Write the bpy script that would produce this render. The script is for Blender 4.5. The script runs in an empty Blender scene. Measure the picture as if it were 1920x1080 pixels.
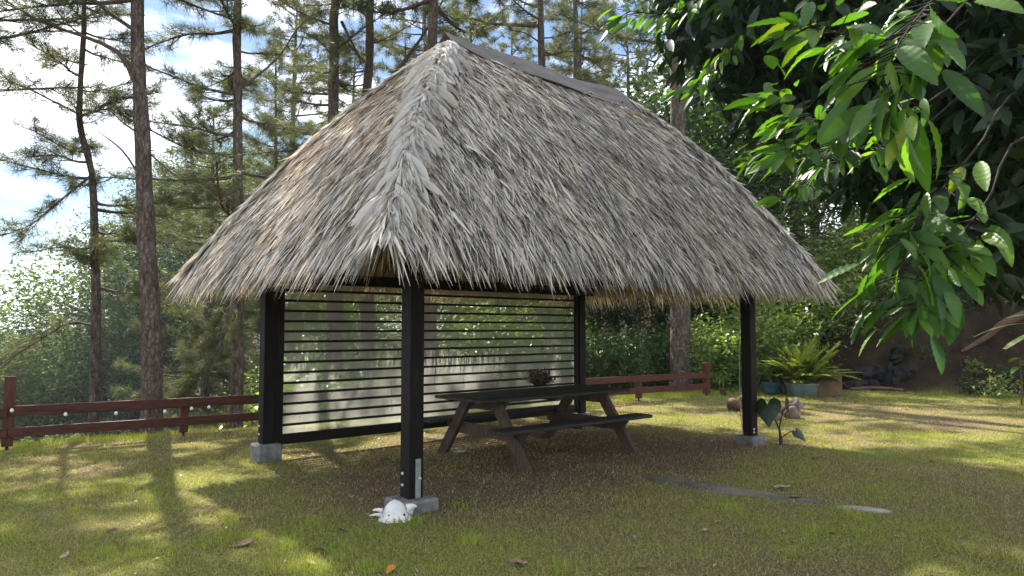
import bpy, math, random
import numpy as np
from mathutils import Vector, Matrix, Euler

random.seed(7)
rng = np.random.default_rng(7)
scene = bpy.context.scene
COL = scene.collection
R = math.radians

# ------------------------------------------------------------------ camera
CAM_H, PITCH, FPX = 1.6, 0.0563, 1348.3
cam_data = bpy.data.cameras.new('camera')
cam_data.sensor_width = 36.0
cam_data.lens = 36.0 * FPX / 1920.0
cam_data.clip_start = 0.05
cam_data.clip_end = 3000.0
cam = bpy.data.objects.new('camera', cam_data)
cam.location = (0, 0, CAM_H)
cam.rotation_euler = (math.pi / 2 + PITCH, 0, 0)
COL.objects.link(cam)
scene.camera = cam

# ------------------------------------------------------------------ sun, sky, exposure
SUN_AZ = R(-31.0)          # from +Y towards +X
SUN_EL = R(45.0)
to_sun = Vector((math.sin(SUN_AZ) * math.cos(SUN_EL), math.cos(SUN_AZ) * math.cos(SUN_EL), math.sin(SUN_EL)))
sun_data = bpy.data.lights.new('sun', 'SUN')
sun_data.energy = 5.0
sun_data.angle = R(0.53)
sun_data.color = (1.0, 0.93, 0.82)
sun = bpy.data.objects.new('sun', sun_data)
sun.rotation_euler = to_sun.to_track_quat('Z', 'Y').to_euler()
COL.objects.link(sun)

world = bpy.data.worlds.new('World')
scene.world = world
world.use_nodes = True
wn = world.node_tree
for n in list(wn.nodes):
    wn.nodes.remove(n)
w_out = wn.nodes.new('ShaderNodeOutputWorld')
w_bg = wn.nodes.new('ShaderNodeBackground')
w_bg.inputs['Strength'].default_value = 0.05
w_sky = wn.nodes.new('ShaderNodeTexSky')
w_sky.sky_type = 'NISHITA'
w_sky.sun_disc = False
w_sky.dust_density = 0.2
w_sky.ozone_density = 4.0
w_sky.sun_elevation = SUN_EL
w_sky.sun_rotation = SUN_AZ
w_tc = wn.nodes.new('ShaderNodeTexCoord')
w_map = wn.nodes.new('ShaderNodeMapping')
w_map.inputs['Scale'].default_value = (1.0, 1.0, 2.6)
w_map.inputs['Location'].default_value = (3.1, 1.7, 0.4)
w_noise = wn.nodes.new('ShaderNodeTexNoise')
w_noise.inputs['Scale'].default_value = 3.1
w_noise.inputs['Detail'].default_value = 7.0
w_noise.inputs['Roughness'].default_value = 0.55
w_ramp = wn.nodes.new('ShaderNodeValToRGB')
w_ramp.color_ramp.elements[0].position = 0.44
w_ramp.color_ramp.elements[1].position = 0.57
w_mix = wn.nodes.new('ShaderNodeMix')
w_mix.data_type = 'RGBA'
w_mix.inputs['B'].default_value = (15.0, 15.5, 16.4, 1)      # sunlit cloud
wn.links.new(w_tc.outputs['Generated'], w_map.inputs['Vector'])
wn.links.new(w_map.outputs['Vector'], w_noise.inputs['Vector'])
wn.links.new(w_noise.outputs['Fac'], w_ramp.inputs['Fac'])
wn.links.new(w_ramp.outputs['Color'], w_mix.inputs['Factor'])
wn.links.new(w_sky.outputs['Color'], w_mix.inputs['A'])
wn.links.new(w_mix.outputs['Result'], w_bg.inputs['Color'])
wn.links.new(w_bg.outputs['Background'], w_out.inputs['Surface'])

scene.view_settings.view_transform = 'Standard'
scene.view_settings.look = 'None'
scene.view_settings.exposure = 1.7
scene.view_settings.gamma = 1.0
scene.view_settings.use_curve_mapping = False
scene.cycles.use_denoising = True
scene.cycles.denoiser = 'OPENIMAGEDENOISE'
scene.cycles.denoising_input_passes = 'RGB_ALBEDO_NORMAL'
scene.cycles.denoising_prefilter = 'NONE'
scene.cycles.sample_clamp_indirect = 3.0
scene.cycles.use_adaptive_sampling = False
scene.cycles.max_bounces = 7
scene.cycles.diffuse_bounces = 4
scene.cycles.glossy_bounces = 2
scene.cycles.transmission_bounces = 4
scene.cycles.transparent_max_bounces = 8
scene.cycles.caustics_reflective = False
scene.cycles.caustics_refractive = False


# ------------------------------------------------------------------ helpers
def at(px, py, y):
    """World point at depth y on the sight line of a 1920x1080 pixel: for measuring the place."""
    X, Y = (px - 960) / FPX, -(py - 540) / FPX
    c, s = math.cos(PITCH), math.sin(PITCH)
    r = np.array([X, c - Y * s, s + Y * c])
    return r * (y / r[1]) + np.array([0, 0, CAM_H])


def _hash(ix, iy, seed):
    h = (ix.astype(np.int64) * 374761393 + iy.astype(np.int64) * 668265263 + seed * 974711) & 0x7fffffff
    h = ((h ^ (h >> 13)) * 1274126177) & 0x7fffffff
    return ((h ^ (h >> 16)) & 0xffff) / 65535.0


def vnoise(x, y, seed=0):
    x = np.asarray(x, float); y = np.asarray(y, float)
    ix, iy = np.floor(x), np.floor(y)
    fx, fy = x - ix, y - iy
    fx = fx * fx * (3 - 2 * fx); fy = fy * fy * (3 - 2 * fy)
    a = _hash(ix, iy, seed); b = _hash(ix + 1, iy, seed)
    c = _hash(ix, iy + 1, seed); d = _hash(ix + 1, iy + 1, seed)
    return (a * (1 - fx) + b * fx) * (1 - fy) + (c * (1 - fx) + d * fx) * fy


def fbm(x, y, seed=0, n=4):
    t, amp, s = 0.0, 0.5, 0.0
    for k in range(n):
        t = t + amp * vnoise(x * 2 ** k, y * 2 ** k, seed + k * 17); s += amp; amp *= 0.5
    return t / s


def sstep(a, b, x):
    t = np.clip((np.asarray(x, float) - a) / (b - a), 0, 1)
    return t * t * (3 - 2 * t)


def unit(v):
    v = np.asarray(v, float)
    return v / np.maximum(np.linalg.norm(v, axis=-1, keepdims=True), 1e-9)


def mesh_np(name, V, F3=None, F4=None, attrs=None, smooth=False):
    me = bpy.data.meshes.new(name)
    V = np.asarray(V, np.float32).reshape(-1, 3)
    loops, starts, pos = [], [], 0
    for F, k in ((F3, 3), (F4, 4)):
        if F is not None and len(F):
            F = np.asarray(F, np.int32).reshape(-1, k)
            loops.append(F.ravel()); starts.append(pos + np.arange(len(F), dtype=np.int32) * k); pos += F.size
    loops = np.concatenate(loops); starts = np.concatenate(starts)
    me.vertices.add(len(V)); me.vertices.foreach_set('co', V.ravel())
    me.loops.add(len(loops)); me.loops.foreach_set('vertex_index', loops)
    me.polygons.add(len(starts)); me.polygons.foreach_set('loop_start', starts)
    for k, a in (attrs or {}).items():
        at_ = me.attributes.new(k, 'FLOAT', 'POINT')
        at_.data.foreach_set('value', np.asarray(a, np.float32).ravel())
    me.update(calc_edges=True)
    if smooth:
        me.polygons.foreach_set('use_smooth', np.ones(len(starts), bool))
    return me


def link(name, me, mat=None, parent=None, loc=None, rot=None, scale=None):
    o = bpy.data.objects.new(name, me)
    COL.objects.link(o)
    if me is not None and mat is not None and not me.materials:
        me.materials.append(mat)
    if parent is not None:
        o.parent = parent
    if loc is not None: o.location = loc
    if rot is not None: o.rotation_euler = rot
    if scale is not None: o.scale = scale if hasattr(scale, '__len__') else (scale,) * 3
    return o


def tag(o, label=None, cat=None, group=None, kind=None):
    if label: o['label'] = label
    if cat: o['category'] = cat
    if group: o['group'] = group
    if kind: o['kind'] = kind
    return o


def thing(name, label, cat, loc=(0, 0, 0), rz=0.0, group=None):
    o = bpy.data.objects.new(name, None)
    o.empty_display_size = 0.1
    COL.objects.link(o)
    o.location = loc; o.rotation_euler = (0, 0, rz)
    return tag(o, label, cat, group)


def copy_tree(root):
    r = root.copy(); COL.objects.link(r)
    for ch in list(root.children):
        c = ch.copy(); COL.objects.link(c); c.parent = r
        for g in list(ch.children):
            d = g.copy(); COL.objects.link(d); d.parent = c
    return r


class MB:
    """collects geometry of one mesh"""
    def __init__(self):
        self.V, self.F = [], []

    def add(self, V, F):
        o = len(self.V)
        self.V += [tuple(map(float, v)) for v in V]
        self.F += [tuple(int(i) + o for i in f) for f in F]
        return self

    def box(self, c, s, rot=None, bev=0.006):
        """chamfered box: centre c, full size s"""
        hx, hy, hz = s[0] / 2, s[1] / 2, s[2] / 2
        b = min(bev, hx * .4, hy * .4, hz * .4)
        pts, idx = [], {}
        for sx in (-1, 1):
            for sy in (-1, 1):
                for sz in (-1, 1):
                    for ax in range(3):
                        p = [sx * (hx - b), sy * (hy - b), sz * (hz - b)]
                        p[ax] += (sx, sy, sz)[ax] * b
                        idx[(sx, sy, sz, ax)] = len(pts); pts.append(p)
        F = []
        for ax in range(3):
            o1, o2 = [(1, 2), (2, 0), (0, 1)][ax]
            for sg in (-1, 1):
                q = []
                for a, bb in ((-1, -1), (1, -1), (1, 1), (-1, 1)):
                    k = [0, 0, 0]; k[ax] = sg; k[o1] = a; k[o2] = bb
                    q.append(idx[(*k, ax)])
                F.append(q if sg > 0 else q[::-1])
        for ax in range(3):          # edges along ax
            o1, o2 = [(1, 2), (2, 0), (0, 1)][ax]
            for a in (-1, 1):
                for bb in (-1, 1):
                    k0 = [0, 0, 0]; k0[ax] = -1; k0[o1] = a; k0[o2] = bb
                    k1 = list(k0); k1[ax] = 1
                    q = [idx[(*k0, o1)], idx[(*k1, o1)], idx[(*k1, o2)], idx[(*k0, o2)]]
                    F.append(q if a * bb < 0 else q[::-1])
        for sx in (-1, 1):
            for sy in (-1, 1):
                for sz in (-1, 1):
                    q = [idx[(sx, sy, sz, i)] for i in range(3)]
                    F.append(q if sx * sy * sz > 0 else q[::-1])
        P = np.array(pts)
        if rot is not None:
            P = P @ np.array(Euler(rot).to_matrix()).T
        return self.add(P + np.array(c), F)

    def tube(self, path, rad, n=8, cap=True):
        V, F = tube_np(path, rad, n)
        if cap:
            m = len(path)
            F = [tuple(f) for f in F] + [tuple(range(n))[::-1], tuple(range((m - 1) * n, m * n))]
        return self.add(V, F)

    def lathe(self, prof, n=20, c=(0, 0, 0)):
        V, F = [], []
        for r, z in prof:
            for k in range(n):
                a = 2 * math.pi * k / n
                V.append((c[0] + r * math.cos(a), c[1] + r * math.sin(a), c[2] + z))
        for i in range(len(prof) - 1):
            for k in range(n):
                k2 = (k + 1) % n
                F.append((i * n + k, i * n + k2, (i + 1) * n + k2, (i + 1) * n + k))
        return self.add(V, F)

    def prism(self, poly, x0, x1):
        """polygon in (y,z) extruded along x"""
        n = len(poly)
        V = [(x0, y, z) for y, z in poly] + [(x1, y, z) for y, z in poly]
        F = [tuple(range(n))[::-1], tuple(range(n, 2 * n))]
        F += [(i, (i + 1) % n, n + (i + 1) % n, n + i) for i in range(n)]
        return self.add(V, F)

    def blob(self, c, s, seed=0, amp=.18, n=2, flat=None):
        import bmesh
        bm = bmesh.new(); bmesh.ops.create_icosphere(bm, subdivisions=n, radius=1.0)
        r_ = np.random.default_rng(seed); ph = r_.uniform(0, 6, (5, 4)); fr = r_.uniform(1, 3.2, (5, 3))
        V = []
        for v in bm.verts:
            p = np.array(v.co)
            k = 1 + amp * sum(math.sin(fr[i] @ p * 1.3 + ph[i, 0]) for i in range(5)) / 2.2
            p = p * k * np.array(s)
            if flat is not None: p[2] = max(p[2], flat)
            V.append(p + np.array(c))
        F = [[v.index for v in f.verts] for f in bm.faces]
        bm.free()
        return self.add(V, F)

    def mesh(self, name, smooth=False):
        me = bpy.data.meshes.new(name)
        me.from_pydata(self.V, [], self.F)
        me.update()
        if smooth:
            me.polygons.foreach_set('use_smooth', np.ones(len(me.polygons), bool))
        return me

    def build(self, name, mat, parent=None, smooth=False, **k):
        return link(name, self.mesh(name, smooth), mat, parent, **k)


def tube_np(path, rad, n=8):
    P = np.asarray(path, float); m = len(P)
    rad = np.broadcast_to(np.asarray(rad, float), (m,))
    T = np.gradient(P, axis=0); T = unit(T)
    ref = np.array([1.0, 0, 0]) if abs(T[0][0]) < .8 else np.array([0, 1.0, 0])
    N = ref - T[0] * (ref @ T[0]); N /= np.linalg.norm(N)
    V = np.zeros((m, n, 3)); a = np.linspace(0, 2 * math.pi, n, endpoint=False)
    for i in range(m):
        N = N - T[i] * (N @ T[i]); N /= max(np.linalg.norm(N), 1e-9)
        B = np.cross(T[i], N)
        V[i] = P[i] + rad[i] * (np.cos(a)[:, None] * N + np.sin(a)[:, None] * B)
    i, k = np.meshgrid(np.arange(m - 1), np.arange(n), indexing='ij')
    k2 = (k + 1) % n
    F = np.stack([i * n + k, i * n + k2, (i + 1) * n + k2, (i + 1) * n + k], -1).reshape(-1, 4)
    return V.reshape(-1, 3), F


class NB:
    """numpy collector: many tubes / triangles in one mesh with an attribute"""
    def __init__(self):
        self.V, self.F3, self.F4, self.A, self.n = [], [], [], [], 0

    def add(self, V, F3=None, F4=None, a=0.5):
        V = np.asarray(V).reshape(-1, 3)
        if F3 is not None: self.F3.append(np.asarray(F3).reshape(-1, 3) + self.n)
        if F4 is not None: self.F4.append(np.asarray(F4).reshape(-1, 4) + self.n)
        self.V.append(V); self.A.append(np.broadcast_to(np.asarray(a, float), (len(V),))); self.n += len(V)

    def tube(self, path, rad, n=6, a=.5):
        V, F = tube_np(path, rad, n); self.add(V, None, F, a)

    def mesh(self, name, smooth=False):
        return mesh_np(name, np.concatenate(self.V), np.concatenate(self.F3) if self.F3 else None,
                       np.concatenate(self.F4) if self.F4 else None, {'rnd': np.concatenate(self.A)}, smooth)


# ------------------------------------------------------------------ materials
def new_mat(name):
    m = bpy.data.materials.new(name); m.use_nodes = True
    nt = m.node_tree
    p = next(n for n in nt.nodes if n.type == 'BSDF_PRINCIPLED')
    o = next(n for n in nt.nodes if n.type == 'OUTPUT_MATERIAL')
    return m, nt, p, o


def ramp(nt, stops, fac):
    r_ = nt.nodes.new('ShaderNodeValToRGB')
    el = r_.color_ramp.elements
    while len(el) < len(stops): el.new(0.5)
    for e, (pos, c) in zip(el, stops):
        e.position = pos; e.color = (*c, 1)
    nt.links.new(fac, r_.inputs['Fac'])
    return r_.outputs['Color']


def noise_fac(nt, scale=5, stretch=(1, 1, 1), detail=5, rough=.6, coord='Object', dist=0.0):
    tc = nt.nodes.new('ShaderNodeTexCoord')
    mp = nt.nodes.new('ShaderNodeMapping'); mp.inputs['Scale'].default_value = stretch
    nz = nt.nodes.new('ShaderNodeTexNoise')
    nz.inputs['Scale'].default_value = scale; nz.inputs['Detail'].default_value = detail
    nz.inputs['Roughness'].default_value = rough; nz.inputs['Distortion'].default_value = dist
    if coord == 'Position':
        g = nt.nodes.new('ShaderNodeNewGeometry'); nt.links.new(g.outputs['Position'], mp.inputs['Vector'])
    else:
        nt.links.new(tc.outputs[coord], mp.inputs['Vector'])
    nt.links.new(mp.outputs['Vector'], nz.inputs['Vector'])
    return nz.outputs['Fac']


def math_node(nt, op, a, b):
    n = nt.nodes.new('ShaderNodeMath'); n.operation = op
    for i, v in enumerate((a, b)):
        if isinstance(v, (int, float)): n.inputs[i].default_value = v
        else: nt.links.new(v, n.inputs[i])
    return n.outputs[0]


def bump(nt, p, fac, strength=.5, dist=.02):
    b = nt.nodes.new('ShaderNodeBump')
    b.inputs['Strength'].default_value = strength; b.inputs['Distance'].default_value = dist
    nt.links.new(fac, b.inputs['Height']); nt.links.new(b.outputs['Normal'], p.inputs['Normal'])


def surf(name, stops, scale=5, stretch=(1, 1, 1), rough=.8, bmp=.4, bdist=.01, detail=5, coord='Object', spec=.3, metal=0, rndobj=0.0, fine=None):
    m, nt, p, o = new_mat(name)
    f = noise_fac(nt, scale, stretch, detail, coord=coord)
    if rndobj:
        oi = nt.nodes.new('ShaderNodeObjectInfo')
        f = math_node(nt, 'ADD', f, math_node(nt, 'MULTIPLY', math_node(nt, 'SUBTRACT', oi.outputs['Random'], .5), rndobj))
    nt.links.new(ramp(nt, stops, f), p.inputs['Base Color'])
    p.inputs['Roughness'].default_value = rough
    p.inputs['Specular IOR Level'].default_value = spec
    p.inputs['Metallic'].default_value = metal
    if bmp:
        bf = noise_fac(nt, fine[0], fine[1], 4, coord=coord) if fine else f
        bump(nt, p, bf, bmp, bdist)
    return m


def leafy(name, stops, trans=.35, rough=.5, spec=.3, tint=(1.25, 1.35, .6), mixrnd=0.0, noise=0.0):
    """foliage: colour by the 'rnd' attribute, lets light through"""
    m, nt, p, o = new_mat(name)
    a = nt.nodes.new('ShaderNodeAttribute'); a.attribute_name = 'rnd'
    f = a.outputs['Fac']
    oi = nt.nodes.new('ShaderNodeObjectInfo')
    if mixrnd:
        f = math_node(nt, 'ADD', f, math_node(nt, 'MULTIPLY', math_node(nt, 'SUBTRACT', oi.outputs['Random'], .5), mixrnd))
    if noise:
        nf = noise_fac(nt, 3.0, coord='Object')
        f = math_node(nt, 'ADD', f, math_node(nt, 'MULTIPLY', math_node(nt, 'SUBTRACT', nf, .5), noise))
    c = ramp(nt, stops, f)
    nt.links.new(c, p.inputs['Base Color'])
    p.inputs['Roughness'].default_value = rough
    p.inputs['Specular IOR Level'].default_value = spec
    if trans:
        tr = nt.nodes.new('ShaderNodeBsdfTranslucent')
        mx = nt.nodes.new('ShaderNodeMix'); mx.data_type = 'RGBA'; mx.blend_type = 'MULTIPLY'
        mx.inputs['Factor'].default_value = 1.0
        nt.links.new(c, mx.inputs['A']); mx.inputs['B'].default_value = (*tint, 1)
        nt.links.new(mx.outputs['Result'], tr.inputs['Color'])
        ms = nt.nodes.new('ShaderNodeMixShader'); ms.inputs['Fac'].default_value = trans
        nt.links.new(p.outputs['BSDF'], ms.inputs[1]); nt.links.new(tr.outputs['BSDF'], ms.inputs[2])
        nt.links.new(ms.outputs['Shader'], o.inputs['Surface'])
    return m


MAT = {}
MAT['post'] = surf('black_stained_wood', [(.3, (.004, .004, .0045)), (.55, (.010, .008, .0075)), (.75, (.028, .020, .015))], 5, (7, 7, .7), .6, .5, .006, spec=.18)
MAT['slat'] = surf('black_slat_wood', [(.3, (.004, .004, .0045)), (.7, (.014, .012, .011))], 6, (1, 8, 8), .6, .2, .003, spec=.18)
MAT['red_wood'] = surf('red_brown_fence_wood', [(.25, (.030, .011, .008)), (.5, (.075, .022, .014)), (.75, (.125, .042, .026))], 4, (1.2, 9, 9), .55, .35, .004, rndobj=.12)
MAT['red_post'] = surf('red_brown_post_wood', [(.25, (.035, .012, .009)), (.5, (.085, .024, .015)), (.75, (.14, .046, .028))], 4, (9, 9, 1.2), .55, .35, .004, rndobj=.12)
MAT['table_top'] = surf('weathered_dark_planks', [(.25, (.014, .014, .015)), (.6, (.045, .042, .038)), (.85, (.09, .085, .075))], 5, (.8, 14, 14), .6, .5, .004, rndobj=.2)
MAT['table_leg'] = surf('weathered_brown_timber', [(.25, (.030, .021, .016)), (.55, (.082, .055, .040)), (.85, (.16, .115, .085))], 5, (9, 9, 1.5), .75, .5, .004, rndobj=.15)
MAT['concrete'] = surf('grey_concrete', [(.3, (.10, .10, .10)), (.7, (.26, .26, .25))], 9, (1, 1, 1), .9, .6, .01, fine=(40, (1, 1, 1)))
MAT['path'] = surf('worn_concrete_path', [(.3, (.065, .058, .044)), (.5, (.12, .108, .082)), (.7, (.19, .17, .135))], 2.6, (1, 1, 1), .95, .5, .01, fine=(45, (1, 1, 1)))
MAT['pale_stone'] = surf('pale_paving_stone', [(.3, (.20, .185, .165)), (.7, (.42, .39, .36))], 12, (1, 1, 1), .95, .6, .01)
MAT['galv'] = surf('galvanised_steel', [(.3, (.22, .25, .24)), (.7, (.40, .44, .42))], 12, (1, 1, 1), .5, .1, .002, metal=.5)
MAT['bolt'] = surf('bright_bolt', [(.3, (.5, .5, .5)), (.7, (.7, .7, .7))], 12, (1, 1, 1), .4, 0, metal=.6)
MAT['cap'] = surf('weathered_metal_sheet', [(.3, (.085, .08, .074)), (.5, (.13, .12, .112)), (.7, (.17, .15, .135))], 2.6, (1, 3, 3), .75, .15, .01, spec=.2)
MAT['white'] = surf('chalky_white_shell', [(.3, (.62, .62, .60)), (.7, (.84, .84, .82))], 9, (1, 1, 1), .6, .5, .01)
MAT['black'] = surf('black_hole', [(0, (.01, .01, .01)), (1, (.02, .02, .02))], 5, bmp=0)
MAT['bark_pine'] = surf('pine_bark', [(.28, (.045, .034, .030)), (.5, (.13, .10, .088)), (.75, (.25, .205, .185))], 7, (2.2, 2.2, .55), .95, 1.0, .05, detail=8)
def bark_plates(m):
    nt = m.node_tree; p = next(n for n in nt.nodes if n.type == 'BSDF_PRINCIPLED')
    tc = nt.nodes.new('ShaderNodeTexCoord'); mp = nt.nodes.new('ShaderNodeMapping'); mp.inputs['Scale'].default_value = (15, 15, 6.5)
    nz = nt.nodes.new('ShaderNodeTexNoise'); nz.inputs['Scale'].default_value = 6; nz.inputs['Detail'].default_value = 3
    mv = nt.nodes.new('ShaderNodeVectorMath'); mv.operation = 'MULTIPLY_ADD'; mv.inputs[1].default_value = (.12, .12, .12)
    vo = nt.nodes.new('ShaderNodeTexVoronoi'); vo.feature = 'DISTANCE_TO_EDGE'; vo.inputs['Scale'].default_value = 1.0
    nt.links.new(tc.outputs['Object'], nz.inputs['Vector']); nt.links.new(nz.outputs['Color'], mv.inputs[0]); nt.links.new(tc.outputs['Object'], mv.inputs[2])
    nt.links.new(mv.outputs['Vector'], mp.inputs['Vector']); nt.links.new(mp.outputs['Vector'], vo.inputs['Vector'])
    crack = ramp(nt, [(.0, (.52, .50, .49)), (.24, (1, 1, 1))], vo.outputs['Distance'])
    old = p.inputs['Base Color'].links[0].from_socket
    mx = nt.nodes.new('ShaderNodeMix'); mx.data_type = 'RGBA'; mx.blend_type = 'MULTIPLY'; mx.inputs['Factor'].default_value = 1
    nt.links.new(old, mx.inputs['A']); nt.links.new(crack, mx.inputs['B']); nt.links.new(mx.outputs['Result'], p.inputs['Base Color'])
    bump(nt, p, crack, 1.0, .03)


bark_plates(MAT['bark_pine'])
MAT['bark_dark'] = surf('dark_bark', [(.3, (.035, .028, .022)), (.7, (.13, .11, .09))], 6, (2, 2, .6), .95, .9, .03, detail=7)
MAT['limb'] = surf('dark_limb_bark', [(.3, (.012, .010, .008)), (.7, (.04, .032, .025))], 6, (2, 2, .6), .95, .9, .03)
MAT['branch'] = surf('twig_bark', [(.3, (.05, .04, .032)), (.7, (.15, .12, .10))], 9, (1, 1, 1), .95, .4, .01)
MAT['terracotta'] = surf('brown_box_board', [(.3, (.16, .095, .055)), (.7, (.30, .185, .115))], 3, (1, 1, 1), .85, .2, .004)
MAT['blue_pot'] = surf('blue_glazed_pot', [(.3, (.02, .07, .10)), (.7, (.05, .15, .20))], 5, bmp=0, rough=.4)
MAT['pale_pot'] = surf('pale_blue_planter_plastic', [(.3, (.16, .215, .215)), (.7, (.30, .36, .355))], 4, bmp=0, rough=.55)
MAT['soil'] = surf('potting_soil', [(.3, (.02, .014, .01)), (.7, (.07, .05, .035))], 20, bmp=.6)
MAT['stone'] = surf('rounded_brown_stone', [(.3, (.085, .062, .048)), (.55, (.19, .15, .12)), (.8, (.36, .32, .28))], 3.5, (1, 1, 1), .85, .5, .02, rndobj=.3)
MAT['rock'] = surf('dark_lava_rock', [(.3, (.006, .006, .006)), (.7, (.024, .021, .020))], 5, (1, 1, 1), .9, .9, .04, rndobj=.2)
MAT['husk'] = surf('brown_coconut_husk', [(.3, (.05, .032, .02)), (.7, (.17, .115, .07))], 12, (1, 1, 3), .95, .8, .02)
MAT['log'] = surf('weathered_log', [(.3, (.08, .055, .04)), (.7, (.34, .26, .20))], 6, (4, 4, .8), .9, .6, .02)
MAT['fallen'] = surf('fallen_branch_bark', [(.3, (.06, .035, .025)), (.7, (.20, .12, .085))], 6, (1, 4, 4), .9, .6, .02)
MAT['rope'] = surf('pale_cord', [(.3, (.30, .28, .22)), (.7, (.5, .47, .38))], 20, bmp=0)
MAT['bulb'] = surf('white_glass_bulb', [(.3, (.72, .72, .70)), (.7, (.85, .85, .83))], 3, bmp=0, rough=.15, spec=.6)
MAT['cable'] = surf('black_cable', [(.3, (.01, .01, .01)), (.7, (.03, .03, .03))], 3, bmp=0)
MAT['dry_leaf'] = surf('dry_brown_leaf', [(.25, (.11, .06, .035)), (.5, (.22, .135, .08)), (.8, (.42, .31, .20))], 6, (1, 1, 1), .8, .5, .004, rndobj=.35)
MAT['pale_leaf'] = surf('pale_dry_leaf', [(.25, (.20, .17, .10)), (.5, (.36, .32, .22)), (.8, (.5, .47, .36))], 6, (1, 1, 1), .8, .5, .004, rndobj=.3)
MAT['orange_leaf'] = surf('orange_leaf', [(.3, (.42, .17, .03)), (.7, (.62, .33, .06))], 6, bmp=.3)
MAT['green_leaf'] = surf('dull_green_leaf', [(.3, (.10, .13, .06)), (.7, (.22, .26, .14))], 6, bmp=.3)
MAT['dried_plant'] = leafy('dried_plant', [(0, (.05, .038, .025)), (.6, (.11, .085, .06)), (1, (.26, .23, .19))], .15)

G = lambda *s: list(s)
MAT['pine'] = leafy('pine_needles', [(0, (.042, .052, .026)), (.5, (.092, .112, .056)), (.85, (.16, .17, .08)), (1, (.21, .155, .085))], .38, .55, .2, (1.3, 1.3, .7))
MAT['pine_light'] = leafy('young_pine_needles', [(0, (.065, .09, .034)), (.5, (.13, .17, .065)), (1, (.23, .26, .095))], .4, .45, .4, (1.3, 1.3, .7), mixrnd=.3)
MAT['broad'] = leafy('broadleaf_foliage', [(0, (.018, .040, .014)), (.5, (.040, .080, .024)), (1, (.10, .15, .036))], .35, .4, .45, (1.4, 1.6, .55), mixrnd=.35)
MAT['broad_far'] = leafy('haze_tinted_far_foliage', [(0, (.016, .040, .027)), (.5, (.034, .066, .041)), (1, (.07, .10, .058))], .3, .65, .15, (1.3, 1.4, .7), mixrnd=.5)  # bluish dark green imitates distance haze in the leaf colour
MAT['broad_light'] = leafy('light_broadleaf_foliage', [(0, (.04, .07, .028)), (.5, (.08, .12, .045)), (1, (.16, .195, .07))], .4, .65, .15, (1.4, 1.5, .6), mixrnd=.3)
MAT['shrub'] = leafy('bright_shrub_foliage', [(0, (.08, .13, .03)), (.5, (.17, .25, .06)), (1, (.34, .38, .13))], .4, .4, .4, (1.3, 1.4, .55), mixrnd=.3)
MAT['palm'] = leafy('palm_fronds', [(0, (.10, .16, .03)), (.5, (.20, .28, .05)), (1, (.40, .40, .09))], .4, .45, .35, (1.3, 1.3, .5))
MAT['bigleaf'] = leafy('large_glossy_leaf', [(0, (.022, .062, .016)), (.45, (.050, .125, .024)), (.8, (.11, .20, .032)), (1, (.26, .30, .04))], .5, .42, .4, (2.1, 2.2, .5), mixrnd=.6)
MAT['innerleaf'] = leafy('shade_darkened_leaf', [(0, (.008, .022, .008)), (.5, (.016, .042, .013)), (1, (.035, .075, .02))], .25, .4, .4, (1.6, 1.9, .5))  # near-black copy of the big leaf: the crown's inner shade is painted in
MAT['banana'] = leafy('banana_leaf', [(0, (.05, .085, .03)), (1, (.14, .19, .07))], .4, .45, .3)
MAT['taro'] = leafy('dark_taro_leaf', [(0, (.008, .024, .009)), (1, (.022, .055, .018))], .2, .35, .5)
MAT['purple'] = leafy('purple_leaf', [(0, (.035, .012, .016)), (1, (.09, .03, .035))], .2, .4, .4)
MAT['grass'] = leafy('lawn_blades', [(0, (.50, .40, .25)), (.2, (.38, .30, .16)), (.38, (.27, .265, .078)), (.7, (.175, .25, .044)), (1, (.35, .42, .06))], .33, .6, .2, (1.4, 1.35, .6))
MAT['thatch'] = leafy('dry_thatch', [(0, (.030, .025, .021)), (.22, (.22, .21, .20)), (.52, (.60, .585, .565)), (.72, (.78, .71, .59)), (.86, (.44, .335, .245)), (1, (.30, .205, .14))], .2, .75, .15, (1.2, .95, .6))
MAT['underlay'] = surf('thatch_underlay', [(.3, (.02, .014, .009)), (.7, (.06, .043, .028))], 4, (1, 1, 1), .95, .6, .03)


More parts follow.
